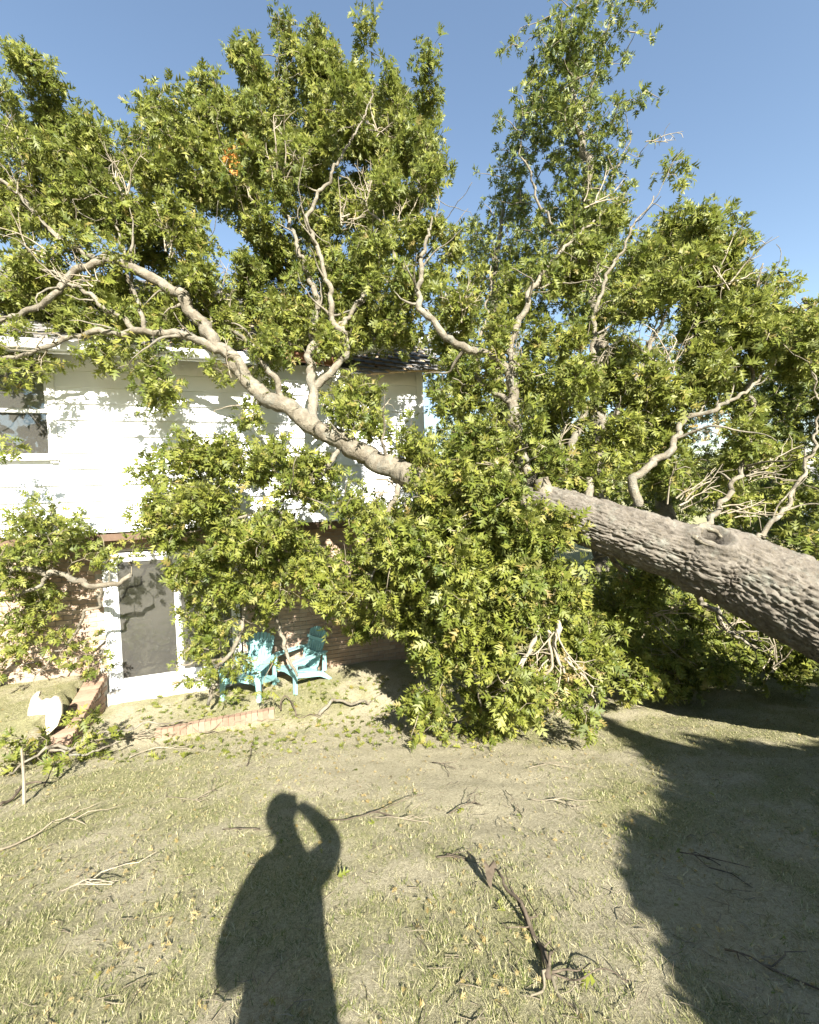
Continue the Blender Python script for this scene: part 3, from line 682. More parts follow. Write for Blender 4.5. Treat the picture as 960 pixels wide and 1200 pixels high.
for L in ([(648, 690, 4.6, .035), (640, 724, 4.45, .03), (628, 748, 4.4, .024), (612, 790, 4.42, .012)], [(646, 712, 4.5, .028), (658, 735, 4.42, .026), (656, 765, 4.4, .02), (668, 800, 4.45, .010)], [(642, 722, 4.45, .02), (645, 760, 4.38, .016), (640, 810, 4.4, .008)], [(625, 760, 4.42, .016), (600, 790, 4.4, .012), (570, 810, 4.42, .006)], [(660, 770, 4.42, .015), (690, 800, 4.5, .01), (700, 830, 4.6, .006)]):
    P_, r_ = px_limb(L); o, q, _ = limb_mesh(P_, r_, 'snapped_limb', M['dead_wood'], None, 7, .03, .2, kink=.04); adopt(o, tree); nodes = np.vstack([nodes, q[4::3]])
# the broken stub on top of the trunk's end
o, _, _ = limb_mesh(np.array([at(640, 596, 4.72), at(636, 575, 4.7), at(633, 560, 4.7)]), [.12, .10, .085], 'broken_stub', M['limb'], None, 12, .03, .3); adopt(o, tree)

CL = [ # px centre, px radii, depth, depth spread, weight
 (30,105,40,55,6.6,.3),(15,185,40,65,6.4,.3),(85,195,55,60,6.5,.35),(75,135,28,32,6.5,.25),(115,160,25,30,6.6,.2),
 (205,140,55,48,6.9,.4),(160,225,60,55,6.5,.4),(255,125,45,42,7.1,.4),(312,85,45,55,7.2,.4),(350,55,40,35,7.2,.3),(345,120,55,50,7.2,.4),(425,75,55,45,7.1,.4),(480,100,32,50,7.0,.3),
 (440,150,60,55,7.0,.5),(375,170,55,60,7.1,.4),(290,200,60,55,6.8,.4),(228,235,60,50,6.4,.4),(500,195,24,45,6.9,.3),(475,245,45,42,6.7,.4),(330,260,50,40,6.6,.4),
 (150,295,55,40,6.3,.3),(60,255,60,45,6.2,.4),(15,315,30,35,5.9,.3),(240,310,50,32,6.2,.3),(300,325,40,26,6.4,.3),(440,320,50,40,6.5,.4),(505,300,32,40,6.3,.4),(460,370,45,28,6.2,.3),
 (330,375,55,26,6.6,.3,.8),(70,355,60,32,5.9,.3,.8),(20,385,30,26,5.5,.2,.8),(240,375,28,18,6.1,.2,.6),(8,432,12,14,5.2,.1,.6),
 (165,450,32,22,5.45,.12,.9),(195,462,18,14,5.5,.1,.7),(48,418,20,16,5.35,.1,.8),(262,440,18,22,5.55,.1,.8),(290,480,20,18,5.5,.1,.6),(2,512,9,22,5.0,.06,.8),
 (228,545,55,42,5.55,.2),(305,535,60,38,5.55,.22),(195,605,42,42,5.55,.2),(275,615,75,50,5.45,.25,1.2),(360,575,36,42,5.45,.2),(225,670,34,30,5.6,.2),(310,675,55,32,5.7,.2),(345,640,40,40,5.6,.2),
 (432,480,45,34,5.9,.2,.9),(405,462,26,22,5.95,.15,.7),(475,520,25,25,5.6,.2,.7),
 (440,615,46,46,5.15,.2),(520,600,60,42,5.0,.25),(590,610,48,44,4.75,.2),(500,665,62,52,4.8,.22,1.2),(580,680,66,56,4.6,.22,1.2),(645,660,42,50,4.55,.2),(545,745,62,46,4.7,.22,1.1),(625,755,52,50,4.7,.22,.9),(570,820,54,40,4.72,.18,1.1),
 (690,750,32,52,4.9,.2),(420,690,36,44,5.3,.2),(500,820,38,26,4.95,.15,.8),(505,545,36,26,5.3,.2),(565,540,46,36,5.2,.25),(625,520,44,40,5.15,.25),(455,680,40,40,5.1,.2,.8),(655,815,35,30,4.8,.15,.8),
 (555,465,34,36,5.6,.25,.8),(640,430,52,52,5.6,.3,.9),(700,420,52,56,5.65,.3,.9),(600,345,22,32,5.8,.2,.7),(655,300,42,44,5.9,.3),(720,285,44,42,5.9,.3),(768,258,30,32,6.1,.2,.8),(798,208,18,22,6.2,.12,.5),(832,306,40,34,5.9,.25),(880,334,30,26,5.8,.18),(842,262,22,22,6.1,.15,.5),
 (780,340,60,54,5.75,.35),(850,390,64,54,5.6,.3),(925,420,40,60,5.6,.3,.9),(750,440,56,54,5.6,.35,.9),(830,460,64,44,5.5,.3,.8),(690,500,54,38,5.3,.3,.9),(755,525,46,34,5.4,.3,.8),(880,530,54,44,5.7,.3,.8),(935,590,28,46,5.5,.3,.8),(600,400,30,40,5.7,.3,.6),
 (735,690,36,44,5.2,.25,.8),(780,745,42,40,5.5,.25,.8),(725,785,34,28,5.3,.2,.8),(330,430,24,24,6.0,.2,.5),(945,640,16,14,4.3,.05,.8),
 (430,200,58,60,7.6,.4),(400,255,60,50,7.3,.4),(330,180,60,60,7.6,.4),(450,290,50,40,7.0,.3),(250,190,60,60,7.3,.4),(100,230,60,50,7.0,.3),(180,180,50,50,7.2,.3),(490,330,36,36,6.6,.3),(20,240,40,40,6.8,.3),(410,100,60,50,7.6,.4,.8),(320,300,50,30,7.0,.3),(400,330,50,36,6.9,.3),
 (110,365,46,22,5.85,.15),(200,350,36,26,6.1,.2),(290,375,46,24,6.2,.2),(350,345,36,36,6.4,.25),(425,395,26,18,6.1,.15),(250,395,30,12,5.8,.12,.8),(30,345,40,24,5.9,.2),(120,405,40,12,5.5,.1,.7),(535,345,22,50,6.0,.25,.9),(540,420,24,30,5.8,.25,.8),(385,365,30,30,6.5,.2),(450,345,40,30,6.5,.2),(520,400,24,24,5.9,.2,.7),
 (690,560,34,22,5.0,.2,.8),(600,582,28,22,4.5,.1,1.3),(572,570,34,24,4.65,.12,1.2),(612,622,28,30,4.45,.1,1.2),(520,565,36,22,4.9,.12),(552,556,30,24,4.85,.12),
 (800,292,46,34,6.0,.25,1.0),(858,338,38,28,5.9,.2,1.0),(898,362,42,38,5.8,.2,1.1),(936,400,22,34,5.8,.2,1.1),(820,330,56,50,6.2,.3),(760,300,50,46,6.1,.3),
 (330,398,36,16,6.0,.15),(385,402,36,14,6.2,.15),(420,372,36,24,6.4,.2),(300,352,40,26,6.5,.2),(350,382,46,22,6.4,.2,1.2),(150,340,50,30,6.1,.2),(60,330,50,30,6.2,.25),(210,320,36,24,6.6,.2),
 (400,200,60,60,8.2,.4),(300,150,60,60,8.0,.4),(470,200,44,60,8.0,.4),(200,220,60,50,7.6,.3),(60,180,60,60,7.4,.3),(850,765,50,20,5.7,.2),(920,770,56,20,5.6,.2),(800,785,36,14,5.6,.2),(960,770,30,26,5.5,.2),(880,745,50,20,5.9,.2,.8),(850,720,40,24,6.0,.2,.8),(460,640,50,50,5.8,.25),(500,700,50,50,5.5,.25),(520,640,60,50,5.4,.2),(430,735,30,24,6.2,.15,.8),(30,396,40,14,5.4,.12,1.0),(110,398,34,12,5.45,.1),(190,402,34,8,5.55,.06,.7),(310,420,30,18,5.9,.15,.8),(470,395,30,16,6.2,.15,.8),(330,330,40,24,7.0,.2),(440,230,50,50,7.9,.3),(460,150,50,50,7.9,.3),(800,560,40,26,5.1,.2,.7),(870,600,36,22,5.0,.2,.7),(540,330,20,30,6.1,.2,.5),
]
T_ = clump_points(CL, 46, 22, .105); T_ = T_[keep_out(T_)]
twigs = grow(nodes, T_)
adopt(twig_mesh('twigs', twigs, M['twig'], None, sides=3), tree)
lp, lf, ls = foliage(twigs, (7, 11), (.075, .19))
ok = keep_out(lp)
pr = np.array([proj(p) for p in lp])          # twigs snapped off along the limbs that lie bare
for li, x0, x1 in ((0, -40, 490), (1, -40, 200), (2, 30, 320), (6, 0, 960), (10, 0, 960), (11, 0, 960), (13, 0, 960)):
    c_ = catmull(np.array(LIMBS[li], float), 8)
    for (a, b, d_, r_) in c_:
        if x0 < a < x1: ok &= ~((np.hypot(pr[:, 0] - a, pr[:, 1] - b) < 7 + 600 * r_ / d_) & (pr[:, 2] < d_ + .1) & (rng.uniform(0, 1, len(lp)) < .30))
ok &= keep_out(lp); lp, lf, ls = lp[ok], lf[ok], ls[ok]
pr = np.array([proj(p) for p in lp]); score = ls / pr[:, 2] * np.abs(np.einsum('ni,ni->n', lf[:, :, 2] / ls[:, None], (CAM - lp) / np.linalg.norm(CAM - lp, axis=1, keepdims=True)))
score[(pr[:, 0] < 0) | (pr[:, 0] > 960) | (pr[:, 1] < 0) | (pr[:, 1] > 1200)] = 0
hero = np.zeros(len(lp), bool); hero[np.argsort(-score)[:295]] = True
hm = fast_mesh('leaf', LT_V, LT_T); hm.materials.append(M['leaf'])
for i in np.nonzero(hero)[0]:
    o = link('leaf', hm, None, tree); mm = Matrix.Identity(4)
    for a in range(3):
        for b in range(3): mm[a][b] = lf[i, a, b]
        mm[a][3] = lp[i, a]
    o.matrix_basis = Matrix.Translation(tree.location).inverted() @ mm
adopt(tag(link('foliage', leaves_mesh('foliage', lp[~hero], lf[~hero]), M['leaf']), kind='stuff'), tree)
print('leaves', len(lp), 'twigs', len(twigs))
# bare pale twig sprays: dead wood showing in the crown
def spray(cx, cy, d, n, ln, dirx, diry, spread=.5, r=.012):
    base = at(cx, cy, d); out = []
    for _ in range(n):
        p = base + rng.normal(0, .05, 3); a = math.atan2(diry, dirx) + rng.normal(0, spread); v = RT * math.cos(a) + UP * math.sin(a) + FW * rng.normal(0, .4)
        L = ln * rng.uniform(.5, 1.2); q = [p]
        for k in range(5):
            v = v + rng.normal(0, .22, 3); v /= np.linalg.norm(v); p = p + v * L / 5; q.append(p)
        out.append(np.array(q))
        for k in (2, 3, 4):
            v2 = v + rng.normal(0, .7, 3); v2 /= np.linalg.norm(v2); out.append(np.array([q[k], q[k] + v2 * L * .18, q[k] + v2 * L * .32 + rng.normal(0, .02, 3)]))
    return out
dead = []
for a in [(600,560,4.75,7,.5,-1,.3),(560,590,4.7,6,.45,-.6,-.4),(650,740,4.42,5,.5,-.5,-1),(640,770,4.4,6,.45,-.8,-.8),(665,770,4.42,4,.4,.5,-1),(850,600,4.6,7,.5,1,.2),(800,590,4.7,6,.5,.6,.8),(640,540,5.0,6,.5,.2,1),(270,440,5.6,4,.4,.2,1),
          (520,560,5.2,5,.4,.4,-.4),(700,330,5.8,5,.7,.5,.8),(430,230,6.5,8,.6,0,1),(290,230,6.5,7,.6,-.2,1),(30,230,6.1,6,.7,-.4,.8),(110,330,5.6,6,.5,-1,.2),(440,580,5.2,5,.4,.8,.2),(760,720,5.0,7,.5,.6,.4),(850,740,5.2,8,.5,.3,.3),(900,780,5.3,6,.5,.4,.4),(430,500,5.8,6,.45,-.1,1),(620,440,5.3,6,.5,-.5,.8),(540,370,5.5,5,.5,.1,1),
          (880,560,5.2,8,.6,.8,.4),(690,240,6.0,4,.6,.8,.6),(150,230,6.0,8,.7,-.2,1),(60,300,5.7,8,.7,-.8,.6),(200,300,5.9,7,.6,.1,1),(330,210,6.4,8,.7,.2,1),(400,260,6.2,8,.6,.5,.8),(470,260,6.3,7,.6,.4,.8),(260,350,5.9,6,.5,-.4,.8),(440,150,6.7,6,.6,.3,1),(60,400,5.2,6,.5,-.6,-.3),(20,180,6.2,6,.6,.1,1),(850,330,5.6,6,.6,.3,1),(780,430,5.3,8,.6,.2,.8),(700,430,5.3,6,.5,.1,1),(760,170,6.5,3,.5,.9,.5)]:
    dead += spray(*a)
adopt(twig_mesh('bare_twigs', dead, M['dead_wood'], None, .012, .003), tree)
# brown dead leaves at the broken places
bl = clump_points([(645, 800, 22, 40, 4.5, .06), (672, 800, 14, 28, 4.52, .06), (835, 500, 20, 14, 4.95, .08), (590, 560, 22, 14, 4.75, .1), (625, 700, 20, 20, 4.5, .08, .5)], 30, 8, .07)
bl = bl[keep_out(bl)]; s_ = rng.uniform(.08, .14, len(bl)); adopt(tag(link('dead_leaves', leaves_mesh('dead_leaves', bl, leaf_frames(bl, rng.normal(0, 1, (len(bl), 3)), s_, .6)), M['dead_leaf']), kind='stuff'), tree)
bl = clump_points([(273, 190, 7, 14, 6.2, .05)], 12, 8, .05); s_ = rng.uniform(.08, .13, len(bl)); adopt(tag(link('orange_leaves', leaves_mesh('orange_leaves', bl, leaf_frames(bl, rng.normal(0, 1, (len(bl), 3)), s_, .6)), M['orange_leaf']), kind='stuff'), tree)

# ------------------------------------------------------------------ broken branches on the ground
def broken_branch(name, label, limbs, clumps, group=None, mat='limb', per=100, size=(.09, .15), sp=.12):
    P0 = px_limb(limbs[0])[0][0]; e = empty(name, (P0[0], P0[1], float(G(P0[0], P0[1]))), 0, label, 'branch', group); nd = []
    for L in limbs:
        P_, r_ = px_limb(L); o, q, _ = limb_mesh(P_, np.array(r_) * .8, 'stem', M[mat], None, 7, .04, .2, .05); adopt(o, e); nd.append(q[1::2])
    nd = np.vstack(nd)
    if clumps:
        t = clump_points(clumps, per, 10, sp); t = t[keep_out(t)]; tw_ = grow(nd, t); adopt(twig_mesh('twigs', tw_, M['twig'], None), e)
        p_, f_, s_ = foliage(tw_, (6, 10), size); k_ = keep_out(p_)
        adopt(tag(link('foliage', leaves_mesh('foliage', p_[k_], f_[k_]), M['leaf']), kind='stuff'), e)
    return e
broken_branch('broken_branch', 'snapped leafy limb with a bare sawn end leaning on the brick left of the door',
    [[(-60, 800, 5.1, .05), (-20, 720, 5.2, .05), (20, 668, 5.3, .05), (60, 674, 5.4, .05), (110, 683, 5.55, .046), (135, 682, 5.6, .044), (152, 670, 5.62, .04)],
     [(60, 674, 5.4, .03), (20, 700, 5.35, .025), (-10, 706, 5.3, .02)], [(115, 683, 5.55, .028), (118, 700, 5.6, .026), (70, 760, 5.7, .016), (40, 790, 5.75, .008)],
     [(30, 672, 5.3, .02), (45, 640, 5.4, .016), (60, 600, 5.5, .008)]],
    [(60,612,50,30,5.5,.2,2.2),(20,640,36,30,5.35,.2,2),(95,650,34,20,5.5,.12,1.2),(30,720,36,34,5.5,.2,1.8),(10,690,20,30,5.4,.15,1.5),(70,745,22,26,5.7,.1,.6),(25,770,36,22,5.5,.15,.9),(95,778,28,14,5.75,.1,.9),(140,655,18,10,5.6,.08,.6)])
broken_branch('broken_branch', 'forked leafy branch leaning against the chair beside the door',
    [[(243, 826, 5.75, .03), (258, 785, 5.85, .034), (275, 745, 5.95, .036), (290, 700, 6.1, .032), (300, 660, 6.2, .022)], [(262, 772, 5.88, .026), (240, 772, 5.85, .022), (214, 780, 5.8, .018)], [(214, 780, 5.8, .008), (228, 740, 5.9, .014), (240, 700, 6.0, .01), (222, 690, 6.0, .004)]],
    [(240,735,34,28,5.85,.15,1.8),(255,765,22,22,5.9,.1,1.4),(232,700,22,22,5.9,.12,1.4),(262,690,26,20,6.0,.12,1.2),(285,790,18,18,5.8,.08,.8),(240,800,22,14,5.75,.08,.8),(225,760,16,16,5.8,.08,.7),(270,720,24,16,6.0,.1,.8),(300,795,14,10,5.75,.08,.6)])
broken_branch('broken_branch', 'mossy crooked branch hanging down between the two chairs',
    [[(348, 792, 5.95, .022), (338, 772, 6.0, .03), (326, 742, 6.05, .034), (324, 700, 6.1, .034), (330, 650, 6.1, .03), (345, 600, 6.0, .02)]], [(318,705,14,10,6.1,.08,.4)])
broken_branch('broken_branch', 'low heap of leafy branch wood below the cream board',
    [[(10, 905, 4.3, .012), (60, 878, 4.6, .02), (110, 866, 4.85, .022), (160, 852, 5.1, .018), (215, 845, 5.3, .010)], [(60, 880, 4.6, .016), (110, 880, 4.65, .014), (150, 868, 4.85, .01)]],
    [(40,886,34,7,4.55,.06,1.2),(115,862,28,9,4.9,.08,1.1),(12,888,18,9,4.5,.06,.8),(80,890,24,10,4.6,.06,.6)], per=70)
def stick(px_pts, r0, label, mat='twig', name='fallen_stick', group='sticks scattered on the lawn', forks=2, lift=.02):
    P_ = []
    for (a, b, h) in px_pts: p = ground_hit(a, b); P_.append(p + np.array([0, 0, h + lift]))
    r0 = r0 * .75; P_ = np.array(P_); n = len(P_); e = empty(name, (P_[0][0], P_[0][1], float(G(P_[0][0], P_[0][1]))), 0, label, 'stick', group)
    o, q, _ = limb_mesh(P_, np.linspace(r0, r0 * .35, n), 'stem', M[mat], None, 6, .03, .25, min(.05, r0 * 3)); adopt(o, e)
    tw_ = []
    for _ in range(forks):
        k = random.randrange(len(q) // 4, len(q) - 1); v = q[min(k + 2, len(q) - 1)] - q[k - 1]; v = v / np.linalg.norm(v) + rng.normal(0, .6, 3); v[2] = abs(v[2]) * .3
        L = random.uniform(.08, .25); tw_.append(np.array([q[k]] + [q[k] + v * L * f + rng.normal(0, .018, 3) * [1, 1, .3] for f in (.25, .5, .75)] + [q[k] + v * L + [0, 0, -.01]]))
    if tw_:
        o = twig_mesh('twigs', tw_, M[mat], None, r0 * .5, .002); adopt(o, e)
    return e
stick([(60, 885, 0), (120, 872, .03), (190, 866, .02), (250, 855, .02), (300, 848, .03), (345, 846, 0)], .016, 'long thin grey stick lying along the patio edging', 'twig', group=None, forks=20)
stick([(110, 880, 0), (170, 864, .04), (215, 857, .05), (258, 862, 0)], .014, 'bent stick crossing the long stick before the edging', 'twig', group=None, forks=16)
stick([(150, 890, 0), (185, 880, .02), (222, 880, 0)], .009, 'short straight pale stick on the grass below the edging', 'dead_wood', group=None, forks=1)
stick([(375, 840, .04), (398, 832, .08), (420, 832, .07), (437, 826, .02)], .036, 'pale crooked log lying right of the low edging', 'limb', group=None, forks=3)
stick([(328, 838, .05), (338, 826, .12), (352, 842, .02), (380, 842, .0)], .018, 'dark arched stick beside the end of the edging', 'dark_wood', group=None, forks=4)
stick([(300, 838, .0), (318, 828, .10), (330, 836, .02)], .008, 'thin curled twig on top of the edging', 'dark_wood', group=None, forks=1)
stick([(290, 900, 0), (297, 880, .06), (300, 872, .13)], .006, 'tiny dark twig poking up from bare earth above the shadow', 'dark_wood', group=None, forks=2)
stick([(262, 975, 0), (285, 977, .02), (304, 976, 0)], .006, 'dark twig lying across the shoulder of the shadow', 'dark_wood', group=None, forks=1)
stick([(385, 965, 0), (410, 966, .02), (440, 958, .02), (460, 962, 0)], .006, 'thin twig to the right of the elbow of the shadow', 'dark_wood', group=None, forks=2)
stick([(0, 948, 0), (30, 930, .03), (52, 925, .02), (60, 915, 0)], .018, 'dark crooked stick at the foot of the upright stake', 'dark_wood', group=None, forks=4)
stick([(0, 1000, 0), (40, 985, .02), (80, 968, .03), (102, 966, 0)], .011, 'flat grey stick on the grass near dry leaves', 'twig', group=None, forks=4)
for (x, y, a, L) in [(470, 965, .2, 70), (545, 950, -.5, 40), (520, 900, .4, 30), (600, 940, 1.2, 40), (650, 945, .3, 60), (640, 900, -.2, 40), (530, 1010, .1, 40), (880, 1130, .6, 70),
                     (740, 830, .2, 40), (100, 1045, -.1, 60), (820, 1010, .5, 60), (215, 940, .3, 40), (240, 935, -.6, 36)]:
    stick([(x - L/2*math.cos(a), y - L/2*math.sin(a)*.6, 0), (x, y, .02), (x + L/2*math.cos(a), y + L/2*math.sin(a)*.6, 0)], .0055, 'small thin twig lying loose on the open lawn', random.choice(['twig', 'dark_wood', 'dead_wood']), 'fallen_twig', 'small twigs on the lawn', 3)
# torn root and splintered stick standing out of the turf in the foreground
e = stick([(640, 1150, 0), (634, 1112, .02), (615, 1085, .05), (594, 1058, .06), (586, 1050, .08)], .02, 'dark splintered root torn up out of the turf', 'dark_wood', 'torn_root', None, 4)
b = ground_hit(640, 1140)
for k, (dx, dy, dz, r_) in enumerate([(.14, .02, .04, .010), (-.1, -.08, .05, .014), (.05, .10, .07, .012), (-.02, -.14, .03, .016), (.2, -.05, .03, .008)]):
    o, _, _ = limb_mesh(np.array([b + [0, 0, .01], b + [dx * .4, dy * .4, dz * .5 + .01], b + [dx * .9, dy * .9, .012 - .25 * dy * .9], b + [dx * 1.3 + .02, dy * 1.4, .004 - .25 * dy * 1.4]]), [r_ * .55, r_ * .5, r_ * .35, .002], 'root', M['twig' if k % 2 else 'dark_wood'], None, 6, .02, .3, .05); adopt(o, e)
tp = ground_hit(576, 1045) + np.array([0, 0, .10])
adopt(MB().poly([tp + np.array(q) for q in [(-.035, 0, .06), (-.01, 0, .03), (.02, .01, .055), (.035, .01, .02), (.01, 0, -.02), (.0, 0, -.09), (-.02, 0, -.05)]], (.004, .014, .002)).build('splinter', M['dark_wood']), e)

# stake, cream board
sp = ground_hit(28, 942); st = empty('wooden_stake', (sp[0], sp[1], sp[2] - .03), 0, 'thin pale stake standing upright in the grass', 'stake')
MB().tube([(0, 0, 0), (.005, .01, .25), (-.008, .02, .52)], [.013, .012, .009], 6).build('shaft', M['dead_wood'], st)
bp = ground_hit(48, 866); q_ = [(-.12, .03), (-.16, .14), (-.165, .28), (-.14, .40), (-.09, .46), (-.06, .455), (-.075, .40), (-.04, .355), (.0, .375), (.04, .36), (.08, .385), (.12, .36), (.15, .28), (.155, .18), (.12, .07), (.04, .0), (-.04, -.02)]
bo = MB().poly([(x * 1.15, .14 * z, z * 1.12) for x, z in q_], (0, .03, 0)).build('broken_board', M['cream']); bo.location = (bp[0] - .05, bp[1] + .1, bp[2] - .01); bo.rotation_euler = (R(-10), R(-4), R(12))
tag(bo, 'jagged cream coloured board propped up by the retaining wall', 'board')

# ------------------------------------------------------------------ chairs
def chair(loc, rz, label, tilt=0):
    e = empty('garden_chair', loc, rz, label, 'chair', 'turquoise chairs on the patio'); pm = M['plastic']
    n = 7; top = lambda x: .98 - 1.15 * x * x
    for i in range(n):
        xb0 = -.215 + i * .43 / n + .006; xb1 = -.215 + (i + 1) * .43 / n - .006
        xt0, xt1 = xb0 * 1.28, xb1 * 1.28
        yb, zb = .235, .22; tl = .36
        def pt(x, z): return (x, yb + (z - zb) * tl, z)
        p = [pt(xb0, zb), pt(xb1, zb), pt(xb1 + (xt1 - xb1) * .6, .7), pt(xt1, top(xt1) - .015), pt((xt0 + xt1) / 2, top((xt0 + xt1) / 2)), pt(xt0, top(xt0) - .015), pt(xb0 + (xt0 - xb0) * .6, .7)]
        MB().poly(p, (0, .022, -.006)).build('back_slat', pm, e, bevel=.0025)
    MB().box(-.25, .25, .31, .33, .47, .55).box(-.28, .28, .40, .42, .74, .80).build('back_rail', pm, e, bevel=.004)
    for i in range(5):
        y0 = -.30 + i * .112; z0 = .385 - i * .032
        MB().poly([(-.26, y0, z0), (-.26, y0 + .104, z0 - .03), (-.26, y0 + .104, z0 - .052), (-.26, y0, z0 - .022)], (.52, 0, 0)).build('seat_slat', pm, e, bevel=.004)
    ap = [(-.30, 0, .39), (.30, 0, .39), (.30, 0, .27), (.20, 0, .30), (0, 0, .325), (-.20, 0, .30), (-.30, 0, .27)]
    MB().poly([(x, -.325, z) for x, _, z in ap], (0, .024, 0)).build('front_apron', pm, e, bevel=.004)
    for s in (-1, 1):
        L = [(s * .285, -.33, .55), (s * .385, -.33, .55), (s * .385, -.36, 0), (s * .315, -.36, 0)]
        MB().poly(L, (0, .05, 0)).build('leg', pm, e, bevel=.006)
        MB().poly([(s * .30, -.28, .36), (s * .30, .30, .22), (s * .30, .52, .0), (s * .30, .44, .0), (s * .30, .24, .13), (s * .30, -.28, .27)], (s * .03, 0, 0)).build('leg', pm, e, bevel=.004)
        A = [(s * .27, .42), (s * .36, .42), (s * .41, .1), (s * .425, -.22), (s * .41, -.36), (s * .36, -.41), (s * .30, -.39), (s * .275, -.25), (s * .27, .1)]
        MB().poly([(x, y, .555 + .02 * (y < -.3) * -1) for x, y in A], (0, 0, .028)).build('armrest', pm, e, bevel=.006)
        MB().poly([(s * .30, .30, .20), (s * .30, .40, .20), (s * .30, .40, .553), (s * .30, .34, .553)], (s * .03, 0, 0)).build('arm_support', pm, e, bevel=.004)
    e.scale = (.84, .84, .84); return e
g = lambda p: (p[0], p[1], float(G(p[0], p[1])) + .005)
chair(g(h2w(2.0, -.54)), YAW + R(-26), 'turquoise slatted plastic chair half buried in leaves, next to the door')
chair(g(h2w(2.74, -.48)), YAW + R(-58), 'turquoise slatted plastic chair turned sideways, backed against bare brick')

# ------------------------------------------------------------------ trees beyond
def far_tree(name, label, base, limbs, clumps, size=(.11, .19), per=34, group='trees standing beyond the house', mat='leaf_far', r0=.2):
    bx, by = base; z = float(G(bx, by)); e = empty(name, (bx, by, z), 0, label, 'tree', group); nd = []
    for k, L in enumerate(limbs):
        P_, r_ = px_limb(L)
        if k == 0: P_ = np.vstack([[bx, by, z - .1], P_]); r_ = [r0 * 1.3] + r_
        o, q, _ = limb_mesh(P_, r_, 'trunk' if k == 0 else 'limb', M['limb'], None, 8, .2, kink=.08); adopt(o, e); nd.append(q[2:])
    t = clump_points(clumps, per, 14, .3); t = t[t[:, 2] > G(t[:, 0], t[:, 1]) + .2]
    tw_ = grow(np.vstack(nd), t, .4); adopt(twig_mesh('twigs', tw_, M['twig'], None, .02, .004, 3), e)
    p_, f_, s_ = foliage(tw_, (7, 11), size)
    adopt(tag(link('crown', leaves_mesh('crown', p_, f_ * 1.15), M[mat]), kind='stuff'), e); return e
b = at(700, 640, 9.5)
far_tree('tall_tree', 'tall slender tree rising in a leafy spire behind the fallen trunk', (b[0], b[1]),
    [[(702, 560, 9.5, .2), (700, 420, 9.4, .17), (690, 300, 9.3, .13), (685, 200, 9.2, .09), (672, 110, 9.2, .06), (665, 60, 9.2, .03)], [(680, 140, 9.2, .05), (700, 80, 9.2, .03), (715, 20, 9.2, .015)], [(690, 300, 9.3, .05), (640, 250, 9.3, .03), (610, 170, 9.3, .015)], [(690, 280, 9.3, .04), (720, 200, 9.2, .02), (742, 160, 9.2, .01)]],
    [(722,8,16,22,9.2,.2,.8),(700,-10,14,14,9.2,.2,.7),(662,45,24,28,9.2,.25),(650,90,26,26,9.2,.25),(690,55,14,26,9.2,.2,.6),(712,60,10,18,9.2,.1,.7),(640,150,36,22,9.2,.3),(675,130,28,30,9.2,.3),(685,185,26,34,9.2,.3),(612,130,16,20,9.2,.2,.7),(715,155,12,22,9.1,.1,.8),(735,190,10,12,9.1,.1,.7),(680,240,36,30,9.3,.3),(690,300,46,40,9.3,.4),(640,300,30,40,9.5,.4,.8),(720,360,50,50,9.5,.4,.8)])
b = at(585, 640, 11)
far_tree('dark_tree', 'dark rounded tree in the gap between the house and the spire', (b[0], b[1]),
    [[(585, 540, 11, .2), (582, 420, 11, .15), (580, 320, 11, .09), (590, 240, 11, .04)]],
    [(600,215,20,22,11,.3),(590,250,26,28,11,.4),(572,300,30,34,11,.4),(600,310,26,30,11,.4),(568,360,26,34,11,.4),(610,380,36,36,11,.5),(530,430,30,44,11,.4,1.3),(545,490,34,40,11,.4,1.1),(590,450,50,40,11,.5,1.1),(560,550,60,36,11,.5,1.3),(520,560,36,40,10.6,.4,1.2),(625,500,40,40,11,.5,1),(540,380,24,30,11,.4,1)])
b = at(1010, 660, 10)
far_tree('spreading_tree', 'broad dark tree at the edge of the yard past the fallen crown', (b[0], b[1]),
    [[(1000, 560, 10, .25), (985, 460, 10, .2), (960, 400, 10, .12), (940, 350, 10, .05)], [(985, 470, 10, .1), (930, 470, 10, .06), (880, 480, 10, .03)]],
    [(955,412,24,28,10,.3),(1000,450,56,50,10,.5),(930,450,50,44,10,.5),(890,490,44,34,10,.4,.9),(960,500,50,40,10,.5,.8),(860,540,50,26,10,.4,.8)])
b = at(780, 640, 13)
far_tree('hazy_tree', 'low spreading tree filling the view behind the broken limb', (b[0], b[1]),
    [[(780, 560, 13, .22), (770, 470, 13, .15), (760, 400, 13, .08)]],
    [(770,420,60,44,13,.6,.8),(820,480,50,40,13,.6,.8),(740,500,50,36,13,.5,.7),(800,560,90,30,13,.6,.8),(670,565,50,34,13,.4,1.3),(690,520,44,30,13,.4,.9),(880,580,60,30,13,.5,.8)])
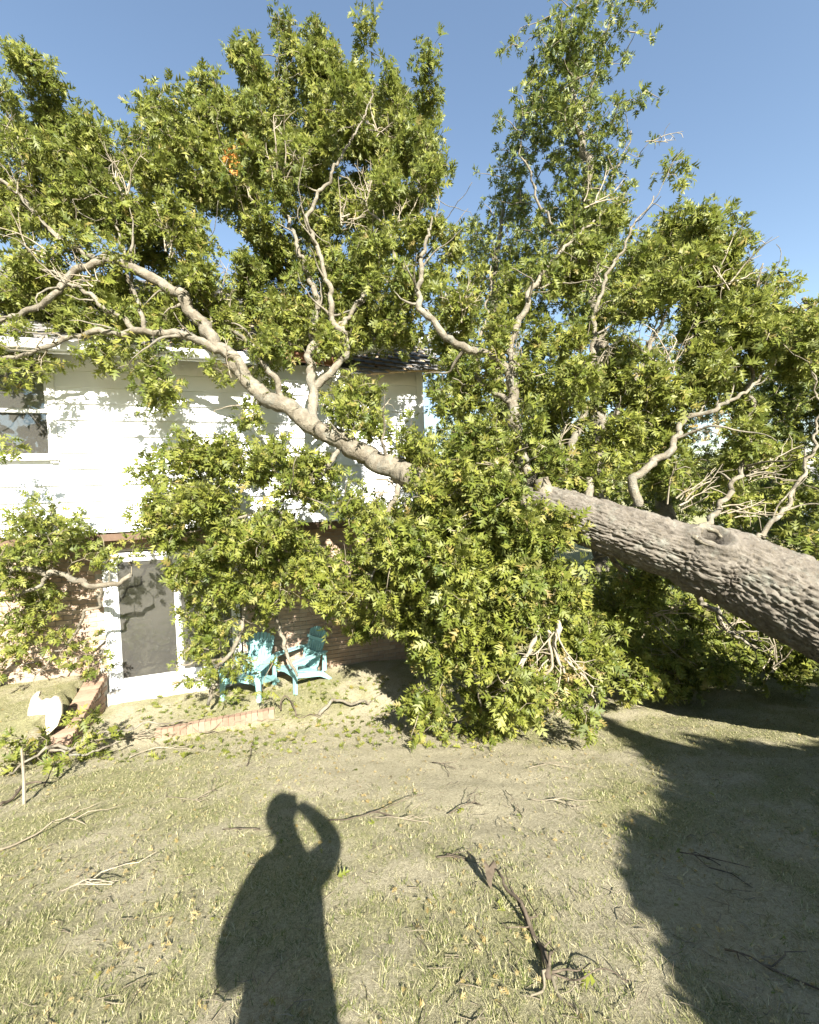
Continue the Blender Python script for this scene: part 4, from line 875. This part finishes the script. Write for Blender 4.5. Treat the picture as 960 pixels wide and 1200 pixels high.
def shrub(name, label, cx, cy, d, cl, group='shrubs behind the trunk'):
    b = at(cx, cy, d); z = float(G(b[0], b[1])); e = empty(name, (b[0], b[1], z), 0, label, 'shrub', group); nd = []
    for k in range(5):
        P_ = np.array([[b[0] + random.uniform(-.1, .1), b[1], z - .03], [b[0] + random.uniform(-.4, .4), b[1] + random.uniform(-.2, .2), z + .6], [b[0] + random.uniform(-.8, .8), b[1] + random.uniform(-.3, .3), z + 1.2]])
        o, q, _ = limb_mesh(P_, [.03, .022, .01], 'stem', M['twig'], None, 6, .1); adopt(o, e); nd.append(q)
    t = clump_points(cl, 90 if d < 15 else 34, 12, .2 if d < 15 else .55); t = t[t[:, 2] > G(t[:, 0], t[:, 1]) + .08]; tw_ = grow(np.vstack(nd), t); adopt(twig_mesh('twigs', tw_, M['twig'], None, .012, .003, 3), e)
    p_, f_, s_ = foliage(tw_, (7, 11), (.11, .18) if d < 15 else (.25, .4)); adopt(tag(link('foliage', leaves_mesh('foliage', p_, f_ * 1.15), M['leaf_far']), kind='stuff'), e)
shrub('shrub', 'bushy shrub in shade under the middle of the trunk', 770, 760, 7.6, [(760,700,60,50,7.6,.4),(720,760,50,30,7.4,.3),(800,760,50,30,7.6,.3)])
shrub('shrub', 'dark shrub growing behind the thick end of the trunk', 900, 750, 8.2, [(880,640,60,50,8.2,.4),(930,600,50,40,8.4,.4),(900,720,70,40,8.0,.4),(950,680,50,60,8.2,.4),(850,770,50,20,7.8,.3)])
shrub('shrub', 'low shrub at the brick corner of the house', 520, 740, 8.6, [(540,680,50,50,8.6,.4),(600,640,60,50,8.8,.4),(560,740,60,30,8.4,.3),(650,720,60,50,8.6,.4),(520,600,36,40,8.8,.3)])

shrub('shrub', 'thicket of twiggy shrub against the ground past the hanging foliage', 760, 790, 6.6, [(740,740,50,44,6.6,.3),(800,730,46,46,6.8,.3),(700,790,40,18,6.4,.2),(760,785,60,16,6.6,.25,1.3),(820,780,40,18,6.7,.25,1.3)])
shrub('shrub', 'wide dark shrub in deep shade right behind the trunk', 880, 780, 7.2, [(860,720,60,44,7.2,.3),(930,700,50,60,7.3,.3),(900,765,90,26,7.0,.3,1.4),(990,720,50,60,7.2,.3),(960,770,70,26,7.0,.3,1.4),(870,680,60,50,7.4,.3)])
for i, (cx, top, rx, lab) in enumerate([(520,520,70,'distant hedge clump beside the house corner'),(640,522,70,'distant hedge clump below the spire tree'),(760,518,70,'distant hedge clump behind the curved pale limb'),(870,535,60,'distant hedge clump next to the neighbouring house'),(1040,515,80,'distant hedge clump past the neighbouring house'),(400,548,60,'distant hedge clump hidden behind the house')]):
    shrub('hedge_shrub', lab, cx, 600, 19 + i * .6, [(cx, (top + 605) / 2, rx, 46, 19 + i * .6, .7, 1.3)], 'hedge across the far side')
# neighbour's house past the yard
nb = at(985, 610, 24); ne = empty('neighbour_house', (nb[0] + 3, nb[1], -1.5), R(-12), 'white neighbouring house glimpsed through the trees', 'house')
MB().box(-4, 4, 0, 6, 0, 2.9).build('wall', M['white'], ne)
MB().poly([(-4.3, -.4, 2.85), (-4.3, 3, 4.6), (-4.3, 6.4, 2.85), (-4.3, 6.4, 2.7), (-4.3, 3, 4.4), (-4.3, -.4, 2.7)], (8.6, 0, 0)).build('roof', M['shingle'], ne)
for x in (-2.6, .6):
    wn = MB().box(x, x + 1.1, -.06, -.002, 1.0, 2.2).build('window', M['vinyl'], ne); MB().box(x + .08, x + 1.02, -.07, -.061, 1.08, 2.12).build('pane', M['glass'], wn)

# ------------------------------------------------------------------ evergreen behind the camera whose shade falls on the lawn
sh_pts = []
EDGE = [(872, 840), (900, 812), (935, 822), (960, 834), (990, 815), (1007, 786), (1050, 790), (1090, 808), (1145, 856), (1190, 880), (1260, 915)]
SHP = [(700, 842, 4), (712, 849, 6), (726, 857, 7), (742, 863, 8), (760, 869, 9), (778, 878, 12), (796, 884, 16), (845, 873, 16), (870, 884, 16), (930, 892, 18)]
ey = [e[0] for e in EDGE]; ex = [e[1] for e in EDGE]
for y in range(893, 1265, 9): SHP.append((np.interp(y, ey, ex) + 13, y, 13)); SHP.append((np.interp(y, ey, ex) + 30, y, 16))
for y in range(905, 1265, 24):
    for x in list(np.interp(y, ey, ex) + np.array([18., 48.])) + list(range(int(np.interp(y, ey, ex)) + 80, 1180, 38)): SHP.append((x, y, 20 if x < np.interp(y, ey, ex) + 20 else 30))
for x in range(790, 1180, 30): SHP.append((x, 893 + (x > 930) * 4, 20))
SH = []
for (a_, b_, c_) in SHP:
    p = ground_hit(a_, b_); d_ = (p - CAM) @ FW; SH.append((p[0], p[1], c_ * d_ / FPX))
hd = LIGHT[:2] / np.linalg.norm(LIGHT[:2]); ev = empty('evergreen_tree', (5.2, -2.0, 0), 0, 'dense evergreen behind the viewer shading the right of the lawn', 'tree')
cent = []
for (x, y, r_) in SH:
    t = (y + 1.7) + random.uniform(-.35, .35); p = np.array([x, y]) - hd * t; z = float(G(x, y)) + t * math.tan(SUN_EL)
    cent.append((p[0], p[1], z, r_))
nd = []
for k in range(7):
    tx = random.choice(cent); P_ = np.array([[5.2, -2.0, -.1], [5.1 + random.uniform(-.2, .2), -1.9, .9], [(5.2 + tx[0]) / 2, -1.8, (1.2 + tx[2]) / 2 + .2], list(tx[:3])])
    o, q, _ = limb_mesh(P_, [.16, .12, .07, .02], 'trunk' if k == 0 else 'limb', M['limb'], None, 8, .15); adopt(o, ev); nd.append(q[4:])
t = np.vstack([np.array(c_[:3]) + (lambda v: v / np.linalg.norm(v, axis=1, keepdims=True) * (rng.uniform(0, 1, (len(v), 1)) ** .45))(rng.normal(0, 1, (max(10, int(330 * c_[3] ** 1.6)), 3))) * c_[3] for c_ in cent])
tw_ = grow(np.vstack(nd), t, .3); adopt(twig_mesh('twigs', tw_, M['twig'], None, .012, .003, 3), ev)
p_, f_, s_ = foliage(tw_, (8, 10), (.09, .14)); k_ = p_[:, 1] < -.25
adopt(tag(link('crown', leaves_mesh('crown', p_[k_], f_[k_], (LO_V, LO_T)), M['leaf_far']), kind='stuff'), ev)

def sky_block_tree(bx, by, hgt, rad, label):  # trees added out of view to cut sky fill and deepen the shade
    z = float(G(bx, by)); e = empty('sky_block_tree', (bx, by, z), 0, label, 'tree', 'added out-of-view trees blocking sky light'); nd = []
    for k in range(6):
        a = k * 1.05; P_ = np.array([[bx, by, z - .1], [bx, by, z + hgt * .35], [bx + rad * .4 * math.cos(a), by + rad * .4 * math.sin(a), z + hgt * .6], [bx + rad * .75 * math.cos(a), by + rad * .75 * math.sin(a), z + hgt * .8]])
        o, q, _ = limb_mesh(P_, [.28, .2, .12, .04], 'trunk' if k == 0 else 'limb', M['limb'], None, 8, .3); adopt(o, e); nd.append(q[6:])
    v = rng.normal(0, 1, (480, 3)); v /= np.linalg.norm(v, axis=1, keepdims=True); t = v * rng.uniform(.35, 1, (480, 1)) * [rad, rad, hgt * .36] + [bx, by, z + hgt * .64]
    tw_ = grow(np.vstack(nd), t, .5); adopt(twig_mesh('twigs', tw_, M['twig'], None, .02, .004, 3), e)
    p_, f_, s_ = foliage(tw_, (8, 11), (.4, .6)); adopt(tag(link('crown', leaves_mesh('crown', p_, f_, (LO_V, LO_T)), M['leaf_far']), kind='stuff'), e)
sky_block_tree(-9, -5.5, 12, 4.3, 'large round tree added left behind the viewer to block sky light')
sky_block_tree(-13, 2, 12, 4.3, 'large round tree added out of view on the left to block sky light')
sky_block_tree(-4.5, -13, 12, 4.3, 'large round tree added straight behind the viewer to block sky light')
sky_block_tree(12.5, -3.5, 11, 4.2, 'large round tree added right behind the viewer to block sky light')
sky_block_tree(13.5, 6, 11, 4.0, 'large round tree added out of view on the right to block sky light')
# ------------------------------------------------------------------ the photographer (stands behind the lens; only the shadow is seen)
def skin_body(name, verts, edges, radii, mat, parent, root=0, sub=2):
    me = bpy.data.meshes.new(name); me.from_pydata(verts, edges, []); o = link(name, me, mat, parent)
    md = o.modifiers.new('skin', 'SKIN'); md.use_smooth_shade = True
    if not me.skin_vertices: 
        bm = bmesh.new(); bm.from_mesh(me); bm.verts.layers.skin.verify(); bm.to_mesh(me); bm.free()
    for i, r_ in enumerate(radii):
        rx = r_ if isinstance(r_, tuple) else (r_, r_); me.skin_vertices[0].data[i].radius = rx; me.skin_vertices[0].data[i].use_root = (i == root)
    sb = o.modifiers.new('subsurf', 'SUBSURF'); sb.levels = sub; sb.render_levels = sub; return o
pe = empty('person', (.08, -.45, 0), 0, 'person in dark jacket standing and holding up a phone', 'person')
bv = [(0,0,.98),(0,.0,1.12),(0,.01,1.28),(0,.02,1.42),(0,.03,1.50),(-.04,.08,1.60),(-.07,.13,1.70),(-.07,.13,1.78),
      (-.10,0,.92),(-.11,.03,.50),(-.12,0,.08),(-.12,.12,.03),(.10,0,.92),(.11,.03,.50),(.12,0,.08),(.12,.12,.03),
      (-.16,.02,1.42),(-.24,-.02,1.30),(-.28,.02,1.13),(-.20,.20,1.08),(-.06,.24,1.10),
      (.16,.02,1.44),(.23,.12,1.43),(.255,.23,1.43),(.12,.33,1.51),(-.02,.40,1.56)]
be = [(0,1),(1,2),(2,3),(3,4),(4,5),(5,6),(6,7),(0,8),(8,9),(9,10),(10,11),(0,12),(12,13),(13,14),(14,15),(3,16),(16,17),(17,18),(18,19),(19,20),(3,21),(21,22),(22,23),(23,24),(24,25)]
br = [(.20,.15),(.20,.14),(.20,.14),(.15,.12),(.12,.10),.085,(.085,.10),(.08,.095),.11,.075,.055,.045,.11,.075,.055,.045,.09,.09,.09,.06,.045,.09,.085,.075,.055,.042]
skin_body('body', bv, be, br, M['cloth'], pe)
hb = bmesh.new(); bmesh.ops.create_uvsphere(hb, u_segments=24, v_segments=16, radius=1)
for v in hb.verts:
    v.co = Vector((v.co.x * .118, v.co.y * .122, v.co.z * .135)); 
    if v.co.y > .06: v.co.y += .02 * math.exp(-(v.co.x / .02) ** 2 - ((v.co.z + .01) / .03) ** 2)
hme = bpy.data.meshes.new('hair'); 
for v in hb.verts: v.co += Vector((0, -.01, .012)) + v.co.normalized() * .006 * noise.noise(v.co * 60)
hb.to_mesh(hme); hb.free(); hme.polygons.foreach_set('use_smooth', np.ones(len(hme.polygons), bool)); link('hair', hme, M['hair'], pe, (-.07, .12, 1.70))
fv = [(0,0,0)]; fe = []; frd = [(.035,.02)]
for k in range(4):
    z0 = .035 - k * .022; b0 = len(fv); fv += [(-.03, .015, z0), (-.055, .035, z0 + .003), (-.05, .052, z0 + .004)]; fe += [(0, b0), (b0, b0+1), (b0+1, b0+2)]; frd += [.011, .0095, .008]
b0 = len(fv); fv += [(.01, -.02, -.03), (-.02, .005, -.055)]; fe += [(0, b0), (b0, b0+1)]; frd += [.012, .009]
ho = skin_body('hand', fv, fe, frd, M['skin'], pe); ho.location = (-.03, .395, 1.56)
MB().box(-.037, .037, -.009, 0, -.135, .02).build('phone', M['phone'], None, (0, -.012, 1.6), bevel=.003)
tag(bpy.data.objects['phone'], 'black phone held up in front of the person', 'phone')

# ------------------------------------------------------------------ lawn cover: blades, litter
def visible_ground(n, ymax=5.6, bias=1.6):
    y = .9 + (ymax - .9) * rng.uniform(0, 1, n) ** bias; x = rng.uniform(-1.06, 1.06, n) * (y + .25); return x, y
def on_patio(x, y):
    lx = (x - HO[0]) * HU[0] + (y - HO[1]) * HU[1]; ly = (x - HO[0]) * HV[0] + (y - HO[1]) * HV[1]
    return (lx > -.4) & (ly > -1.5) & (lx < 2.4)
x, y = visible_ground(760000, 6.6, 1.45)
dens = np.array([turf(a, b) for a, b in zip(x, y)])
tuft = np.array([noise.noise(Vector((a * 24, b * 24, 2))) + .6 * noise.noise(Vector((a * 55, b * 55, 9))) for a, b in zip(x, y)])
k = (dens * .8 + .75 * tuft + .42 > rng.uniform(-.1, .9, len(x))) & ~on_patio(x, y); x, y, tuft = x[k], y[k], tuft[k]; n = len(x)
z = G(x, y) - .006; a = rng.uniform(0, 6.283, n); h = rng.uniform(.005, .018, n) * (1 + np.clip(tuft, -.4, .9)); ln = rng.uniform(.5, 2.8, n) * h; wd = rng.uniform(.0006, .0014, n) * (1 + y * .35)
zo = np.array([.022 * noise.noise(Vector((p, q, 0)) * 2.2) + .016 * noise.noise(Vector((p, q, 0)) * 7) for p, q in zip(x, y)]); z = z + zo
c_, s_ = np.cos(a), np.sin(a); B = np.stack([x, y, z], 1); side = np.stack([-s_, c_, 0 * a], 1) * wd[:, None]; d2 = np.stack([c_ * ln, s_ * ln, h], 1)
Vb = np.stack([B - side, B + side, B + d2], 1); Tb = np.arange(n * 3).reshape(n, 3); print('blades', n)
tag(link('grass', fast_mesh('grass', Vb.reshape(-1, 3), Tb.reshape(-1, 3)), M['blade']), 'thin patchy turf of dry and green blades', 'grass', kind='stuff')
x, y = visible_ground(9000, 6.8, 1.15); drift = np.array([noise.noise(Vector((a * 1.7, b * 1.7, 21))) + .6 * noise.noise(Vector((a * 6, b * 6, 5))) for a, b in zip(x, y)]); k_ = drift > rng.uniform(-.2, .8, len(x)); x, y = x[k_], y[k_]; z = G(x, y) + .012; P_ = np.stack([x, y, z], 1); D_ = rng.normal(0, 1, (len(x), 3)); D_[:, 2] = 0
k = rng.uniform(0, 1, len(x)); s1 = rng.uniform(.012, .045, len(x))
def flat_frames(P_, D_, S_):
    D_ = D_ / np.linalg.norm(D_, axis=1, keepdims=True); D_[:, 2] = rng.uniform(-.02, .3, len(P_)); D_ /= np.linalg.norm(D_, axis=1, keepdims=True)
    N_ = rng.normal(0, .3, (len(P_), 3)) + np.array([0, -.15, 1]); N_ -= D_ * (N_ * D_).sum(1, keepdims=True); N_ /= np.linalg.norm(N_, axis=1, keepdims=True)
    return np.stack([np.cross(D_, N_), D_, N_], 2) * S_[:, None, None]
d_ = k < .9
tag(link('dead_leaf_litter', leaves_mesh('dead_leaf_litter', P_[d_], flat_frames(P_[d_], D_[d_], s1[d_])), M['dead_leaf']), 'crumbled brown leaf litter strewn over the lawn', 'leaf litter', kind='stuff')
# green leaves torn off, thicker near the house
gx = np.concatenate([x[~d_], rng.uniform(-4.0, .8, 620)]); gy = np.concatenate([y[~d_], rng.uniform(4.5, 6.8, 620)]); gs = np.concatenate([s1[~d_] * 1.1, rng.uniform(.05, .12, 620)])
for (a, b) in [(395, 1032), (545, 950), (440, 965), (570, 860), (500, 880), (700, 1155), (690, 860), (420, 905), (450, 860), (530, 855)]:
    q = ground_hit(a, b); gx = np.append(gx, q[0]); gy = np.append(gy, q[1]); gs = np.append(gs, .085)
P_ = np.stack([gx, gy, G(gx, gy) + .02], 1); D_ = rng.normal(0, 1, (len(gx), 3)); D_[:, 2] = 0
tag(link('green_leaf_litter', leaves_mesh('green_leaf_litter', P_, flat_frames(P_, D_, gs)), M['leaf']), 'loose green leaves torn off and scattered over the ground', 'leaf litter', kind='stuff')
# dry twiglets and straw
x, y = visible_ground(1700, 6.4, 1.2); z = G(x, y) + .012; tl = []
for i in range(len(x)):
    a = rng.uniform(0, 6.283); L = rng.uniform(.02, .11); d = np.array([math.cos(a), math.sin(a), 0]); p = np.array([x[i], y[i], z[i]])
    q1 = p + d * L * .5 + rng.normal(0, .006, 3); q2 = p + d * L; q2[2] = float(G(q2[0], q2[1])) + .014; tl.append(np.array([p, q1, q2]))
o = twig_mesh('straw_litter', tl, M['twig'], None, .0035, .0015, 3); tag(o, 'fine straw and broken twiglets strewn over the lawn', 'litter', kind='stuff')
